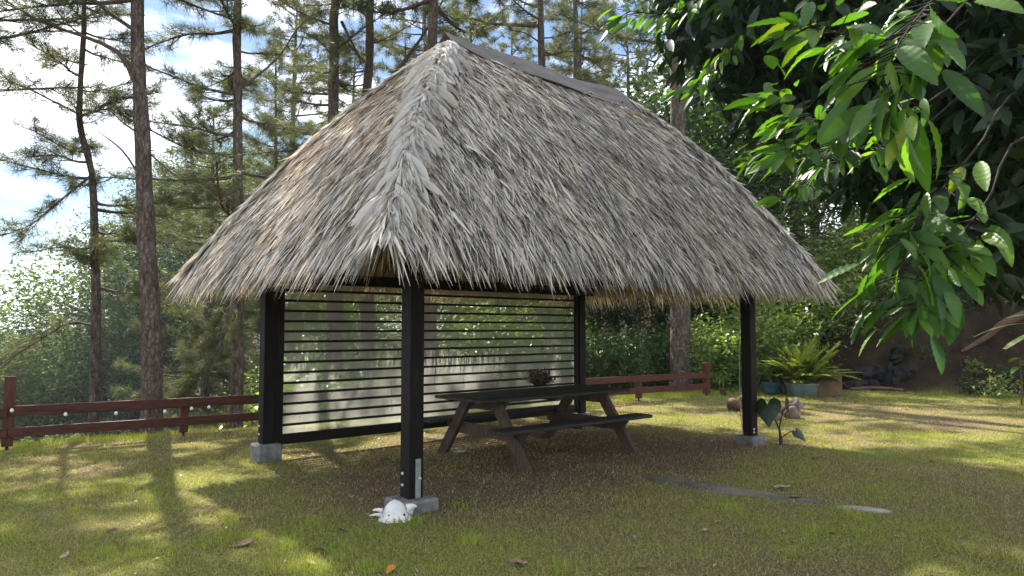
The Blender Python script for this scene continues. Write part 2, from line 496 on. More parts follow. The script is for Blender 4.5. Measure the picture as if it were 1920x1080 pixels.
def mat_ground():
    m, nt, p, o = new_mat('lawn_soil')
    a = nt.nodes.new('ShaderNodeAttribute'); a.attribute_name = 'bare'
    n1 = noise_fac(nt, 1.1, detail=8, coord='Position')
    n2 = noise_fac(nt, 38.0, detail=6, rough=.75, coord='Position')
    dry = ramp(nt, [(.3, (.035, .022, .015)), (.5, (.14, .098, .062)), (.72, (.36, .28, .185))], n2)
    grn = ramp(nt, [(.3, (.035, .034, .013)), (.5, (.16, .15, .050)), (.72, (.36, .33, .13))], n2)
    f = math_node(nt, 'ADD', a.outputs['Fac'], math_node(nt, 'MULTIPLY', math_node(nt, 'SUBTRACT', n1, .5), 1.1))
    mx = nt.nodes.new('ShaderNodeMix'); mx.data_type = 'RGBA'; mx.clamp_factor = True
    nt.links.new(f, mx.inputs['Factor']); nt.links.new(grn, mx.inputs['A']); nt.links.new(dry, mx.inputs['B'])
    b = nt.nodes.new('ShaderNodeAttribute'); b.attribute_name = 'earth'
    n3 = noise_fac(nt, 2.5, detail=8, rough=.7, coord='Position')
    ear = ramp(nt, [(.3, (.014, .010, .006)), (.55, (.040, .027, .016)), (.8, (.085, .06, .036))], n3)
    mx2 = nt.nodes.new('ShaderNodeMix'); mx2.data_type = 'RGBA'
    nt.links.new(b.outputs['Fac'], mx2.inputs['Factor']); nt.links.new(mx.outputs['Result'], mx2.inputs['A']); nt.links.new(ear, mx2.inputs['B'])
    nt.links.new(mx2.outputs['Result'], p.inputs['Base Color'])
    p.inputs['Roughness'].default_value = .95; p.inputs['Specular IOR Level'].default_value = .1
    bump(nt, p, n2, .8, .03)
    return m


def mat_pane():
    m, nt, p, o = new_mat('cloudy_clear_plastic')
    n = noise_fac(nt, 3.0, (1, 1, .25), 6, .7)
    r_ = ramp(nt, [(.3, (.35, .35, .35)), (.75, (.54, .54, .54))], n)
    tr = nt.nodes.new('ShaderNodeBsdfTransparent'); tr.inputs['Color'].default_value = (.93, .94, .91, 1)
    tl = nt.nodes.new('ShaderNodeBsdfTranslucent'); tl.inputs['Color'].default_value = (.46, .46, .42, 1)
    p.inputs['Base Color'].default_value = (.55, .55, .51, 1); p.inputs['Roughness'].default_value = .3
    m1 = nt.nodes.new('ShaderNodeMixShader'); m1.inputs['Fac'].default_value = .7
    nt.links.new(p.outputs['BSDF'], m1.inputs[1]); nt.links.new(tl.outputs['BSDF'], m1.inputs[2])
    m2 = nt.nodes.new('ShaderNodeMixShader')
    nt.links.new(r_, m2.inputs['Fac']); nt.links.new(tr.outputs['BSDF'], m2.inputs[1]); nt.links.new(m1.outputs['Shader'], m2.inputs[2])
    nt.links.new(m2.outputs['Shader'], o.inputs['Surface'])
    return m


MAT['ground'] = mat_ground()
MAT['pane'] = mat_pane()

# ------------------------------------------------------------------ layout numbers
HUT_A = np.array([-.8904, 6.4705]); HUT_TH = .7133; HL, HW = 5.5624, 3.2622
HU = np.array([math.cos(HUT_TH), math.sin(HUT_TH)]); HV = np.array([-HU[1], HU[0]])
F0 = np.array([-6.63, 9.54]); FD = unit(np.array([4.64 + 6.63, 17.26 - 9.54])); FN = np.array([-FD[1], FD[0]])
BANK_P = np.array([9.0, 19.0]); BANK_N = unit(np.array([.54, .84]))


def ground_z(x, y):
    x = np.asarray(x, float); y = np.asarray(y, float)
    d = (x - F0[0]) * FN[0] + (y - F0[1]) * FN[1] - .25
    t = (x - F0[0]) * FD[0] + (y - F0[1]) * FD[1]
    w = .10 + .90 * sstep(12.5, 4.0, t)
    de = np.where(d > 0, d * d / (np.abs(d) + 1.6), 0)
    z = -19.0 * w * (1 - np.exp(-de / 30.0))
    e = (x - BANK_P[0]) * BANK_N[0] + (y - BANK_P[1]) * BANK_N[1]
    bw = sstep(7.4, 9.6, x)
    z = z + bw * (2.0 * sstep(0, 2.4, e) + .22 * np.clip(e - 1, 0, 30) + .35 * (fbm(x * .9, y * .9, 5) - .5) * sstep(.2, 1.5, e))
    lawn = sstep(1.0, -.5, d) * sstep(.6, -.3, e * bw)
    z = z + lawn * (.05 * (fbm(x * .45, y * .45, 3) - .5) + .018 * (fbm(x * 2.2, y * 2.2, 8) - .5))
    z = z + (1 - lawn) * .35 * (fbm(x * .25, y * .25, 11) - .5) * sstep(1, 6, np.abs(d))
    return z


def bare_f(x, y):
    """0 green lawn .. 1 bare dry soil"""
    x = np.asarray(x, float); y = np.asarray(y, float)
    lx = (x - HUT_A[0]) * HU[0] + (y - HUT_A[1]) * HU[1]
    ly = (x - HUT_A[0]) * HV[0] + (y - HUT_A[1]) * HV[1]
    inside = sstep(-.9, .3, lx) * sstep(HL + 1.3, HL - .2, lx) * sstep(-1.0, .25, ly) * sstep(HW + .9, HW - .2, ly)
    n = fbm(x * .42 + 3, y * .42, 21)
    n2 = fbm(x * 1.7, y * 1.7, 31)
    b = .21 + (n - .5) * 1.5 + (n2 - .5) * 1.1 + inside * .62
    spot = np.exp(-(((x - 1.7) / 1.5) ** 2 + ((y - 5.2) / .75) ** 2)) * .38
    spot = spot + np.exp(-(((x - 7.4) / .8) ** 2 + ((y - 12.3) / 1.3) ** 2)) * .55
    spot = spot + np.exp(-(((x + 4.3) / 1.2) ** 2 + ((y - 7.6) / .6) ** 2)) * .25
    return np.clip(b + spot, 0, 1)


def gz(p):
    return float(ground_z(p[0], p[1]))


# ------------------------------------------------------------------ ground
def axis(lo, flo, fhi, hi, step):
    a = [flo]; s = step
    while a[-1] > lo: s *= 1.22; a.append(a[-1] - s)
    b = list(np.arange(flo + step, fhi, step)); s = step; b.append(fhi)
    while b[-1] < hi: s *= 1.22; b.append(b[-1] + s)
    return np.array(a[::-1] + b)


gx = axis(-900, -13, 17, 900, .22); gy = axis(-300, 3.0, 24, 1400, .22)
GX, GY = np.meshgrid(gx, gy, indexing='ij')
nx, ny = GX.shape
GZ = ground_z(GX, GY)
ii, jj = np.meshgrid(np.arange(nx - 1), np.arange(ny - 1), indexing='ij')
GF = np.stack([ii * ny + jj, (ii + 1) * ny + jj, (ii + 1) * ny + jj + 1, ii * ny + jj + 1], -1).reshape(-1, 4)
dd = (GX - F0[0]) * FN[0] + (GY - F0[1]) * FN[1]
ee = (GX - BANK_P[0]) * BANK_N[0] + (GY - BANK_P[1]) * BANK_N[1]
earth = np.maximum(sstep(.8, 3.5, dd), sstep(-.5, .3, ee + (fbm(GX * 1.5, GY * 1.5, 77) - .5) * 1.2) * sstep(7.6, 9.2, GX))
ground = link('ground', mesh_np('ground', np.stack([GX, GY, GZ], -1), None, GF,
              {'bare': bare_f(GX, GY), 'earth': earth}, True), MAT['ground'])
tag(ground, 'patchy garden lawn with bare soil falling away behind the fence', None, None, 'structure')

# ------------------------------------------------------------------ flush concrete path
def path_sheet():
    pts = [(1.48, 7.80), (1.75, 7.58), (2.2, 7.18), (2.55, 6.90), (2.72, 6.74), (2.82, 6.66)]
    P = np.array(pts); ts = np.linspace(0, len(P) - 1, 60)
    X = np.interp(ts, np.arange(len(P)), P[:, 0]); Y = np.interp(ts, np.arange(len(P)), P[:, 1])
    C = np.stack([X, Y], -1); T = unit(np.gradient(C, axis=0)); N = np.stack([-T[:, 1], T[:, 0]], -1)
    hw = np.interp(np.linspace(0, 1, 60), [0, .08, .3, .7, 1], [.10, .24, .21, .10, .07])
    V = []
    for k in range(5):
        s = -1 + k * .5
        j = (fbm(ts * 1.7, np.full(60, k * 3.1), 41) - .5) * .12 * (abs(s) > .9)
        Q = C + N * (hw * s + j)[:, None]
        V.append(np.stack([Q[:, 0], Q[:, 1], ground_z(Q[:, 0], Q[:, 1]) + .012 - .014 * (abs(s) > .9)], -1))
    V = np.stack(V, 1).reshape(-1, 3)
    i, k = np.meshgrid(np.arange(59), np.arange(4), indexing='ij')
    F = np.stack([i * 5 + k, (i + 1) * 5 + k, (i + 1) * 5 + k + 1, i * 5 + k + 1], -1).reshape(-1, 4)
    o = link('path', mesh_np('path', V, None, F[:, ::-1], None, True), MAT['path'])
    tag(o, 'worn grey concrete path strip sunk flush in the lawn', None, None, 'structure')
    return C, hw


PATH_C, PATH_HW = path_sheet()


sl_ = MB()
r0_ = np.random.default_rng(12); k_ = 18
ring = [(.24 * math.cos(a) * r0_.uniform(.85, 1.1), .075 * math.sin(a) * r0_.uniform(.8, 1.15)) for a in np.linspace(0, 2 * math.pi, k_, endpoint=False)]
sl_.add([(x, y, -.03) for x, y in ring] + [(x, y, .006) for x, y in ring] + [(x * .9, y * .85, .014) for x, y in ring],
        [(i, (i + 1) % k_, k_ + (i + 1) % k_, k_ + i) for i in range(k_)] + [(k_ + i, k_ + (i + 1) % k_, 2 * k_ + (i + 1) % k_, 2 * k_ + i) for i in range(k_)] + [tuple(range(2 * k_, 3 * k_))])
tag(sl_.build('paving_stone', MAT['pale_stone'], None, loc=(3.10, 6.42, float(ground_z(3.1, 6.42)) + .004), rot=(0, 0, R(-24))), 'pale flat stone sunk in the grass past the end of the path', 'stone')


# ------------------------------------------------------------------ grass
def grass():
    nb = NB()
    # (y range, density, blade length, blade width)
    zones = [(3.9, 6.5, 5600, .034, .0055), (6.5, 9.5, 3300, .037, .007), (9.5, 13.5, 1900, .038, .008), (13.5, 20.5, 900, .042, .012)]
    for y0, y1, dens, bl, bw in zones:
        x0, x1 = -.74 * y1 - .3, .74 * y1 + .3
        n = int(dens * (x1 - x0) * (y1 - y0))
        x = rng.uniform(x0, x1, n); y = rng.uniform(y0, y1, n)
        d = (x - F0[0]) * FN[0] + (y - F0[1]) * FN[1]
        e = (x - BANK_P[0]) * BANK_N[0] + (y - BANK_P[1]) * BANK_N[1]
        b = bare_f(x, y)
        keep = (np.abs(x) < .74 * y + .3) & (d < 1.3) & ((e < .15) | (x < 8)) & (rng.random(n) < np.clip(1.18 - 1.0 * b, .12, 1))
        dist = np.min(np.hypot(x[:, None] - PATH_C[None, ::4, 0], y[:, None] - PATH_C[None, ::4, 1]) - PATH_HW[None, ::4] * (.95 - 1.1 * (rng.random(n)[:, None] < .42)), axis=1) if y0 < 9 else np.ones(n)
        keep &= dist > 0
        x, y, b = x[keep], y[keep], b[keep]; n = len(x)
        z = ground_z(x, y) - .004
        tuft = fbm(x * 3.1, y * 3.1, 51)
        tall = 1 + 1.5 * np.clip(tuft - .58, 0, 1) * 4 * (1 - b) + 1.2 * sstep(-.9, .2, (x - F0[0]) * FN[0] + (y - F0[1]) * FN[1]) * (fbm(x * .8, y * .8, 61) > .5)
        L = bl * rng.uniform(.5, 1.45, n) * tall
        az = rng.uniform(0, 2 * math.pi, n); tilt = np.clip(rng.normal(.85, .35, n), .05, 1.45)
        tilt = tilt - .35 * (tall > 1.6)
        D = np.stack([np.cos(az) * np.sin(tilt), np.sin(az) * np.sin(tilt), np.cos(tilt)], -1)
        az2 = rng.uniform(0, math.pi, n)
        S = np.stack([np.cos(az2), np.sin(az2), np.zeros(n)], -1) * (bw * rng.uniform(.6, 1.4, n) / 2)[:, None]
        B = np.stack([x, y, z], -1)
        V = np.stack([B - S, B + S, B + D * L[:, None]], 1)
        col = np.clip(.78 - .62 * b + (fbm(x * .9, y * .9, 71) - .5) * .55 + rng.normal(0, .28, n) + .25 * np.clip(tall - 1.2, 0, 1), 0, 1)
        dry = rng.random(n) < (.12 + .42 * b)
        col = np.where(dry, rng.uniform(0, .25, n), col)
        nb.add(V, np.arange(n * 3).reshape(n, 3), None, np.repeat(col, 3))
    o = link('grass', nb.mesh('grass'), MAT['grass'])
    tag(o, 'short patchy green and straw coloured lawn grass', 'grass', None, 'stuff')
    return o


grass()


def tufts():
    """long-bladed clumps of grass standing out of the lawn"""
    spots = [at(775, 978, 6.0), at(800, 975, 6.05), at(745, 985, 5.95), at(560, 985, 5.75), at(640, 1020, 5.3), at(545, 1010, 5.4),
             at(100, 800, 10.5), at(60, 815, 10.2), at(150, 805, 10.6), at(210, 800, 10.9), at(20, 1010, 5.5), at(470, 810, 10.8), at(275, 925, 7.1), at(865, 935, 6.6), at(880, 945, 6.5),
             at(1180, 975, 5.9), at(700, 1000, 5.6), at(80, 930, 7), at(260, 1010, 5.4)]
    nb = NB()
    for s in spots:
        n = 46
        x = s[0] + rng.normal(0, .075, n); y = s[1] + rng.normal(0, .075, n); z = ground_z(x, y) - .005
        L = rng.uniform(.04, .10, n); az = rng.uniform(0, 6.28, n); tl = rng.uniform(.1, .9, n)
        D = np.stack([np.cos(az) * np.sin(tl), np.sin(az) * np.sin(tl), np.cos(tl)], -1)
        a2 = rng.uniform(0, 3.14, n); S = np.stack([np.cos(a2), np.sin(a2), 0 * a2], -1) * .0035
        B = np.stack([x, y, z], -1)
        M_ = B + D * L[:, None] * .6
        T = B + D * L[:, None] + np.stack([np.cos(az) * .02, np.sin(az) * .02, 0 * az - .012], -1)
        V = np.stack([B - S, B + S, M_ + S * .8, M_ - S * .8, T], 1)
        F3 = np.arange(n)[:, None] * 5 + np.array([[3, 2, 4]]); F4 = np.arange(n)[:, None] * 5 + np.array([[0, 1, 2, 3]])
        nb.add(V, F3, F4, np.repeat(rng.uniform(.6, 1, n), 5))
    tag(link('weeds', nb.mesh('weeds'), MAT['grass']), 'longer bright green grass clumps dotted over the lawn', 'grass', None, 'stuff')


tufts()

# ------------------------------------------------------------------ thatched shelter
hut = thing('thatched_shelter', 'open garden shelter with grey palm thatch roof on black posts', 'shelter', (HUT_A[0], HUT_A[1], 0), HUT_TH)
POSTS = {'A': (0, 0), 'B': (0, HW), 'C': (HL, HW), 'D': (HL, 0)}
ZB = 2.17        # underside of ring beam
foot = {'A': (.36, .36, .11), 'B': (.30, .30, .20), 'C': (.30, .30, .14), 'D': (.30, .30, .12)}
fz = {}
for k, (x, y) in POSTS.items():
    wx, wy, wz = foot[k]
    w = HUT_A + x * HU + y * HV
    b = gz(w)
    fz[k] = wz + b
    m = MB().box((0, 0, 0), (wx, wy, wz + .12), bev=.02)
    o = m.build('footing', MAT['concrete'], hut, loc=(x, y, b + wz - (wz + .12) / 2), rot=(0, 0, R(3 if k == 'A' else -2)))
    p = MB().box((0, 0, (ZB + fz[k]) / 2), (.15, .15, ZB - fz[k] - .004), bev=.006)
    po = p.build('post', MAT['post'], hut, loc=(x, y, .002))
    if k in ('A', 'B'):
        for zz in (.11, .21):
            MB().lathe([(.0, .012), (.012, .012), (.016, .004), (.016, 0)], 8).build('bolt', MAT['bolt'], po, True, loc=(-.0755, .03, fz[k] + zz), rot=(0, -math.pi / 2, 0))
    if k == 'A':
        br = MB().box((0, 0, 0), (.055, .006, .34), bev=.002).build('bracket', MAT['galv'], po, loc=(.015, -.0795, fz[k] + .172))
        tag(br, 'galvanised steel strap at the post foot')
        MB().lathe([(.0, .014), (.012, .014), (.015, 0)], 8).build('bolt', MAT['bolt'], po, True, loc=(.03, -.0830, fz[k] + .17), rot=(math.pi / 2, 0, 0))
    if k in ('B', 'C'):
        pass
    if k == 'D':
        MB().box((0, 0, 0), (.05, .03, .07), bev=.004).build('switch_box', MAT['cable'], po, loc=(-.04, -.0905, 1.93))
        for zz in (.05, .09):
            MB().lathe([(.0, .012), (.012, .012), (.016, 0)], 8).build('bolt', MAT['bolt'], po, True, loc=(-.03, -.0755, fz[k] + zz), rot=(math.pi / 2, 0, 0))
# ring beams
for (x0, y0, x1, y1) in ((-.35, 0, HL + .35, 0), (-.35, HW, HL + .35, HW)):
    MB().box(((x0 + x1) / 2, y0, ZB + .075), (x1 - x0, .07, .145)).build('beam', MAT['post'], hut)
for xx in (0, HL):
    MB().box((xx, HW / 2, ZB + .225), (.07, HW + .7, .145)).build('beam', MAT['post'], hut)
# screen of slats on the back long side
SY = HW - .02
st = MB().box((.135, SY, 1.16), (.11, .06, 1.95)).build('stile', MAT['post'], hut)
MB().box((HL - .11, SY, 1.16), (.06, .06, 1.95)).build('stile', MAT['post'], hut)
slat_me = MB().box((0, 0, 0), (HL - .34, .045, .031), bev=.003).mesh('slat')
for k in range(14):
    link('slat', slat_me, MAT['slat'], hut, loc=(HL / 2 + .02, SY - .004, .40 + .1295 * k), rot=(0, R(random.uniform(-.05, .05)), 0))
MB().box((HL / 2, SY, .225), (HL - .30, .05, .13)).build('bottom_rail', MAT['post'], hut)
pm = MB()
nx_, nz_ = 60, 24
Vp = []
for i in range(nx_ + 1):
    for j in range(nz_ + 1):
        xx = .19 + (HL - .33) * i / nx_; zz = .285 + 1.9 * j / nz_
        Vp.append((xx, SY + .030 + .006 * math.sin(xx * 5 + zz) + .004 * math.sin(zz * 9 + xx * 2.3), zz))
pm.add(Vp, [(i * (nz_ + 1) + j, (i + 1) * (nz_ + 1) + j, (i + 1) * (nz_ + 1) + j + 1, i * (nz_ + 1) + j + 1) for i in range(nx_) for j in range(nz_)])
tag(pm.build('plastic_sheet', MAT['pane'], hut, True), 'cloudy clear plastic sheet behind the slats')

# roof ---------------------------------------------------------------
OV = .72; OVB = .92; S1, S2, ZR, ZE = 1.587, 4.755, 5.15, 2.335


def prof(t):
    return ZR - (ZR - ZE) * (t - .085 * np.sin(np.pi * np.clip(t, 0, 1)))


def roof_pt(face, s, t):
    """s 0..1 along the eave, t 0 ridge .. 1 eave"""
    t = np.asarray(t, float); s = np.asarray(s, float)
    z = prof(t)
    xl = S1 - t * (S1 + OV); xr = S2 + t * (HL + OV - S2)
    yf = HW / 2 - t * (HW / 2 + OV); yb = HW / 2 + t * (HW / 2 + OVB)
    if face == 'front': return np.stack([xl + s * (xr - xl), yf, z], -1)
    if face == 'back': return np.stack([xl + s * (xr - xl), yb, z], -1)
    if face == 'near': return np.stack([xl + 0 * s, yf + s * (yb - yf), z], -1)
    return np.stack([xr + 0 * s, yf + s * (yb - yf), z], -1)


OUT = {'front': np.array([0, -1.0, 0]), 'back': np.array([0, 1.0, 0]), 'near': np.array([-1.0, 0, 0]), 'far': np.array([1.0, 0, 0])}


def frame(face, t):
    e = 1e-3
    run = {'front': HW / 2 + OV, 'back': HW / 2 + OVB, 'near': S1 + OV, 'far': HL + OV - S2}[face]
    dz = (prof(t + e) - prof(t - e)) / (2 * e)
    d = OUT[face][None] * run + np.stack([0 * t, 0 * t, dz], -1)
    d = unit(d)
    lat = np.cross(d, np.array([0, 0, 1.0])); lat = unit(lat)
    n = np.cross(lat, d); n = n * np.sign(n[:, 2:3])
    return d, n


# solid underlay
rb = MB()
NS, NT = 16, 14
for fc in OUT:
    V = []
    for j in range(NT + 1):
        V += list(roof_pt(fc, np.linspace(0, 1, NS + 1), np.full(NS + 1, j / NT)))
    rb.add(np.array(V) - np.array([0, 0, .03]), [(j * (NS + 1) + i, j * (NS + 1) + i + 1, (j + 1) * (NS + 1) + i + 1, (j + 1) * (NS + 1) + i) for j in range(NT) for i in range(NS)])
roof = rb.build('roof', MAT['underlay'], hut)
# rafters
def raft(a, b, w=.05, h=.10):
    a = np.array(a); b = np.array(b); L = np.linalg.norm(b - a); d = (b - a) / L
    rz = math.atan2(d[1], d[0]); ry = -math.asin(d[2])
    return MB().box((0, 0, 0), (L, w, h)).build('rafter', MAT['post'], hut, loc=(a + b) / 2, rot=(0, ry, rz))
for cx, cy, rx in ((-.6, -.6, S1), (-.6, HW + .6, S1), (HL + .6, -.6, S2), (HL + .6, HW + .6, S2)):
    raft((rx, HW / 2, ZR - .22), (cx, cy, ZE - .10))
for k in range(6):
    xx = .35 + k * (HL - .7) / 5
    for sy in (-1, 1):
        tt = min(1, max((S1 - xx) / (S1 + OV), (xx - S2) / (HL + OV - S2), 0)) + .03
        y_at = lambda t: HW / 2 + sy * t * (HW / 2 + OV)
        raft((xx, y_at(tt), float(prof(tt)) - .16), (xx, y_at(.97), float(prof(.97)) - .12), .045, .08)


def strands(nb, root, d, nrm, L, w, lift, droop, roll, curl, col):
    n = len(root); st_ = np.array([0, .34, .7, 1.0]); ww = np.array([.55, 1, .8, .1])
    side = np.cross(nrm, d)
    sd = side * np.cos(roll)[:, None] + nrm * np.sin(roll)[:, None]
    C = root[:, None] + d[:, None] * (st_[None, :, None] * L[:, None, None]) + nrm[:, None] * ((lift[:, None] * (st_ ** 1.3))[..., None]) \
        + side[:, None] * ((curl[:, None] * st_ ** 2)[..., None])
    C[..., 2] -= droop[:, None] * st_ ** 2
    S = sd[:, None] * (ww[None, :, None] * w[:, None, None] / 2)
    V = np.stack([C - S, C + S], 2).reshape(-1, 3)
    b = (np.arange(n) * 8)[:, None]
    F = np.concatenate([b + np.array([[2 * i, 2 * i + 1, 2 * i + 3, 2 * i + 2]]) for i in range(3)], 0)
    nb.add(V, None, F, np.repeat(col, 8))


def thatch():
    nb = NB()
    cnt = {'front': 50000, 'near': 26000, 'back': 14000, 'far': 8000}
    sl = {'front': HW / 2 + OV, 'back': HW / 2 + OV, 'near': S1 + OV, 'far': HL + OV - S2}
    for fi, (fc, n) in enumerate(cnt.items()):
        top = (S2 - S1) if fc in ('front', 'back') else 0.0
        bot = HL + 2 * OV if fc in ('front', 'back') else HW + 2 * OV
        t = rng.random(n * 3); t = t[rng.random(n * 3) < (top + t * (bot - top)) / bot][:n]
        n = len(t)
        s = rng.random(n)
        # loose courses
        row = 40
        t = np.clip((np.floor(t * row) + np.clip(rng.normal(.5, .38, n), -.4, 1.4)) / row, 0, 1)
        d, nr = frame(fc, np.clip(t, .01, .99))
        side = np.cross(nr, d)
        wav = (fbm(s * 9 + fi * 7, t * 9, 91) - .5)
        ang = rng.normal(0, .22, n) + wav * .7
        if fc == 'front': ang = ang + .06
        d = d * np.cos(ang)[:, None] + side * np.sin(ang)[:, None]
        L = rng.uniform(.20, .42, n); w = rng.uniform(.008, .018, n)
        wide = rng.random(n) < .05; w = np.where(wide, w * 1.7, w)
        lift = rng.gamma(2.0, .010, n) + .010
        root = roof_pt(fc, s, t) - nr * .03 + nr * rng.uniform(0, .03, n)[:, None]
        eave = sstep(.90, 1.0, t)
        droop = .02 + .09 * eave * rng.random(n) + .03 * rng.random(n)
        L = L * (1 + .15 * eave)
        roll = rng.normal(0, .55, n); curl = rng.normal(0, .035, n)
        patch = fbm(s * 6 + fi * 5, t * 7, 101 + fi)
        streak = fbm(s * 60 + fi * 3, t * 5, 131 + fi)
        upper = sstep(.50, .15, t) * .75 if fc in ('front', 'back') else 1.05 * sstep(.85, .45, t)
        brown = np.clip((patch - .52) * 2.4 + upper * .7 - .2 * sstep(.6, .95, t), 0, 1)
        col = .17 + .48 * rng.random(n) + (streak - .5) * .35
        isb = rng.random(n) < brown * (.38 if fc in ('front', 'back') else .72)
        col = np.where(isb, rng.uniform(.66, .97, n), col)
        dk = rng.random(n); col = np.where(dk < .24, rng.uniform(0, .15, n), np.where((dk > .70) & ~isb, rng.uniform(.52, .66, n), col))
        strands(nb, root, d, nr, L, w, lift, droop, roll, curl, np.clip(col, 0, 1))
        # hanging fringe of the eave
        m = int(bot * 330)
        s = rng.random(m); t = rng.uniform(.93, 1.0, m)
        d, nr = frame(fc, t); side = np.cross(nr, d)
        ang = rng.normal(0, .16, m) + .04
        d = d * np.cos(ang)[:, None] + side * np.sin(ang)[:, None]
        root = roof_pt(fc, s, t) - nr * rng.uniform(.0, .09, m)[:, None]
        L = rng.uniform(.16, .30, m); w = rng.uniform(.008, .017, m)
        col = np.clip(.15 + .5 * rng.random(m), 0, 1); col = np.where(rng.random(m) < .2, rng.uniform(.7, 1, m), col)
        strands(nb, root, d, nr, L, w, rng.uniform(-.02, .03, m), rng.uniform(.03, .15, m), rng.normal(0, .7, m), rng.normal(0, .04, m), col)
        # inner brown fringe, below
        m = int(bot * 110)
        s = rng.random(m); t = rng.uniform(.90, .98, m)
        d, nr = frame(fc, t); root = roof_pt(fc, s, t) - nr * rng.uniform(.07, .13, m)[:, None]
        L = rng.uniform(.16, .34, m)
        strands(nb, root, d, nr, L, rng.uniform(.008, .016, m), rng.uniform(-.04, 0, m), rng.uniform(.08, .2, m), rng.normal(0, .7, m), rng.normal(0, .03, m), rng.uniform(.72, 1, m))
    # leaflets over the hips
    for fa, fb_, sa, sb in (('front', 'near', 0.0, 0.0), ('front', 'far', 1.0, 0.0), ('near', 'back', 1.0, 0.0), ('back', 'far', 1.0, 1.0)):
        for fc, s0 in ((fa, sa), (fb_, sb)):
            m = 900
            t = rng.random(m) * .97 + .02
            d, nr = frame(fc, t); side = np.cross(nr, d)
            inward = (roof_pt(fc, np.full(m, .5), t) - roof_pt(fc, np.full(m, s0), t)); inward = unit(inward)
            hipd = unit(roof_pt(fc, np.full(m, s0), np.minimum(t + .02, 1.02)) - roof_pt(fc, np.full(m, s0), t - .0))
            a = rng.uniform(.05, .55, m)[:, None]
            dd_ = unit(hipd * (1 - a * .4) + inward * a)
            root = roof_pt(fc, np.full(m, s0), t) + nr * .03
            strands(nb, root, dd_, nr, rng.uniform(.2, .4, m), rng.uniform(.018, .034, m), rng.uniform(.01, .06, m), rng.uniform(0, .05, m), rng.normal(0, .4, m), rng.normal(0, .05, m), np.clip(rng.uniform(.25, .72, m), 0, 1))
    o = link('thatch', nb.mesh('thatch', False), MAT['thatch'], roof)
    tag(o, 'weathered grey and tan palm leaf thatch', None, None, 'stuff')


thatch()


def thatch_leaves():
    """the broad folded leaflets laid like herringbone over the front hip"""
    metas = []
    for v in range(12):
        r_ = np.random.default_rng(300 + v)
        st_ = np.array([0, .2, .45, .7, .88, 1.0]); ww = np.array([.45, .85, 1, .85, .5, .05]); n = len(st_)
        V = []
        c = r_.uniform(1.2, 4.2) * (1 if v < 6 else -1); l = r_.uniform(.04, .16); dr = r_.uniform(.04, .22)
        for i, s in enumerate(st_):
            cx, cy, cz = s, c * s * s, l * math.sin(s * 2.2) - dr * s ** 3
            for k in (-1, 0, 1):
                V.append((cx, cy + k * ww[i] * .5, cz - abs(k) * ww[i] * .18))
        # y is scaled by width at placing
        F = []
        for i in range(n - 1):
            for k in range(2):
                F.append((i * 3 + k, (i + 1) * 3 + k, (i + 1) * 3 + k + 1, i * 3 + k + 1))
        me = mesh_np('thatch_leaf', V, None, F, {'rnd': np.full(len(V), r_.uniform(.32, .60))}, False)
        me.materials.append(MAT['thatch']); metas.append(me)
    N = 300
    for i in range(N):
        t = .03 + .95 * ((i + random.random() * .8) / N)
        fc = 'front' if i % 2 else 'near'
        ta = np.array([t])
        d, nr = frame(fc, ta)
        hip = roof_pt('front', np.array([0.0]), ta)[0]
        hip2 = roof_pt('front', np.array([0.0]), ta + .02)[0]
        hd = unit(hip2 - hip)
        inward = unit(roof_pt(fc, np.array([.5]), ta)[0] - roof_pt(fc, np.array([1e-6 if fc == 'front' else 0.0]), ta)[0])
        a = random.uniform(.25, .95) if i % 7 else random.uniform(-.1, .2)
        X = unit(hd * (1 - .35 * a) + inward * a)
        up = unit(nr[0] + .5 * unit(np.array([-.7, -.7, .8])))
        Y = unit(np.cross(up, X)); Z = np.cross(X, Y)
        rl = random.gauss(0, .35)
        Y, Z = Y * math.cos(rl) + Z * math.sin(rl), Z * math.cos(rl) - Y * math.sin(rl)
        L = random.uniform(.26, .46); W_ = random.uniform(.016, .030)
        pos = hip + inward * random.uniform(-.04, .09) + up * random.uniform(.02, .075)
        o = link('thatch_leaf', metas[(i // 2) % 6 + (0 if Y @ d[0] > 0 else 6)], None, roof)
        Mx = Matrix(((X[0] * L, Y[0] * W_, Z[0] * L, pos[0]), (X[1] * L, Y[1] * W_, Z[1] * L, pos[1]), (X[2] * L, Y[2] * W_, Z[2] * L, pos[2]), (0, 0, 0, 1)))
        o.matrix_local = Mx


thatch_leaves()


def ridge_cap():
    m = MB(); n = 22
    V = []
    for i in range(n + 1):
        f = i / n
        x = S1 - .10 + (S2 - S1 + .52) * f
        sag = .035 * math.sin(f * math.pi) + .02 * math.sin(f * 13)
        tip = .13 * max(0, f - .86) / .14
        for k, yy in enumerate((-.41, -.20, -.03, .03, .20, .41)):
            drop = abs(yy) * (1.02 + .10 * math.sin(f * 9 + k))
            wid = (.42 + .58 * min(1, f * 2.2))
            V.append((x, HW / 2 + yy * wid, ZR + .115 - sag - drop * wid - tip))
    F = [(i * 6 + k, (i + 1) * 6 + k, (i + 1) * 6 + k + 1, i * 6 + k + 1) for i in range(n) for k in range(5)]
    m.add(V, F)
    o = m.build('ridge_cap', MAT['cap'], roof)
    tag(o, 'dull grey metal sheet folded over the ridge')
    so = o.modifiers.new('thick', 'SOLIDIFY'); so.thickness = .008
    for i in range(4):
        f = .25 + .18 * i
        x = S1 - .10 + (S2 - S1 + .52) * f
        MB().lathe([(.0, .012), (.014, .010), (.018, 0)], 8).build('screw', MAT['cable'], roof, True, loc=(x, HW / 2 - .36 * min(1, .42 + f), ZR + .115 - .035 * math.sin(f * math.pi) - .36 * 1.03 * min(1, .42 + f) + .02), rot=(R(45), 0, 0))


ridge_cap()

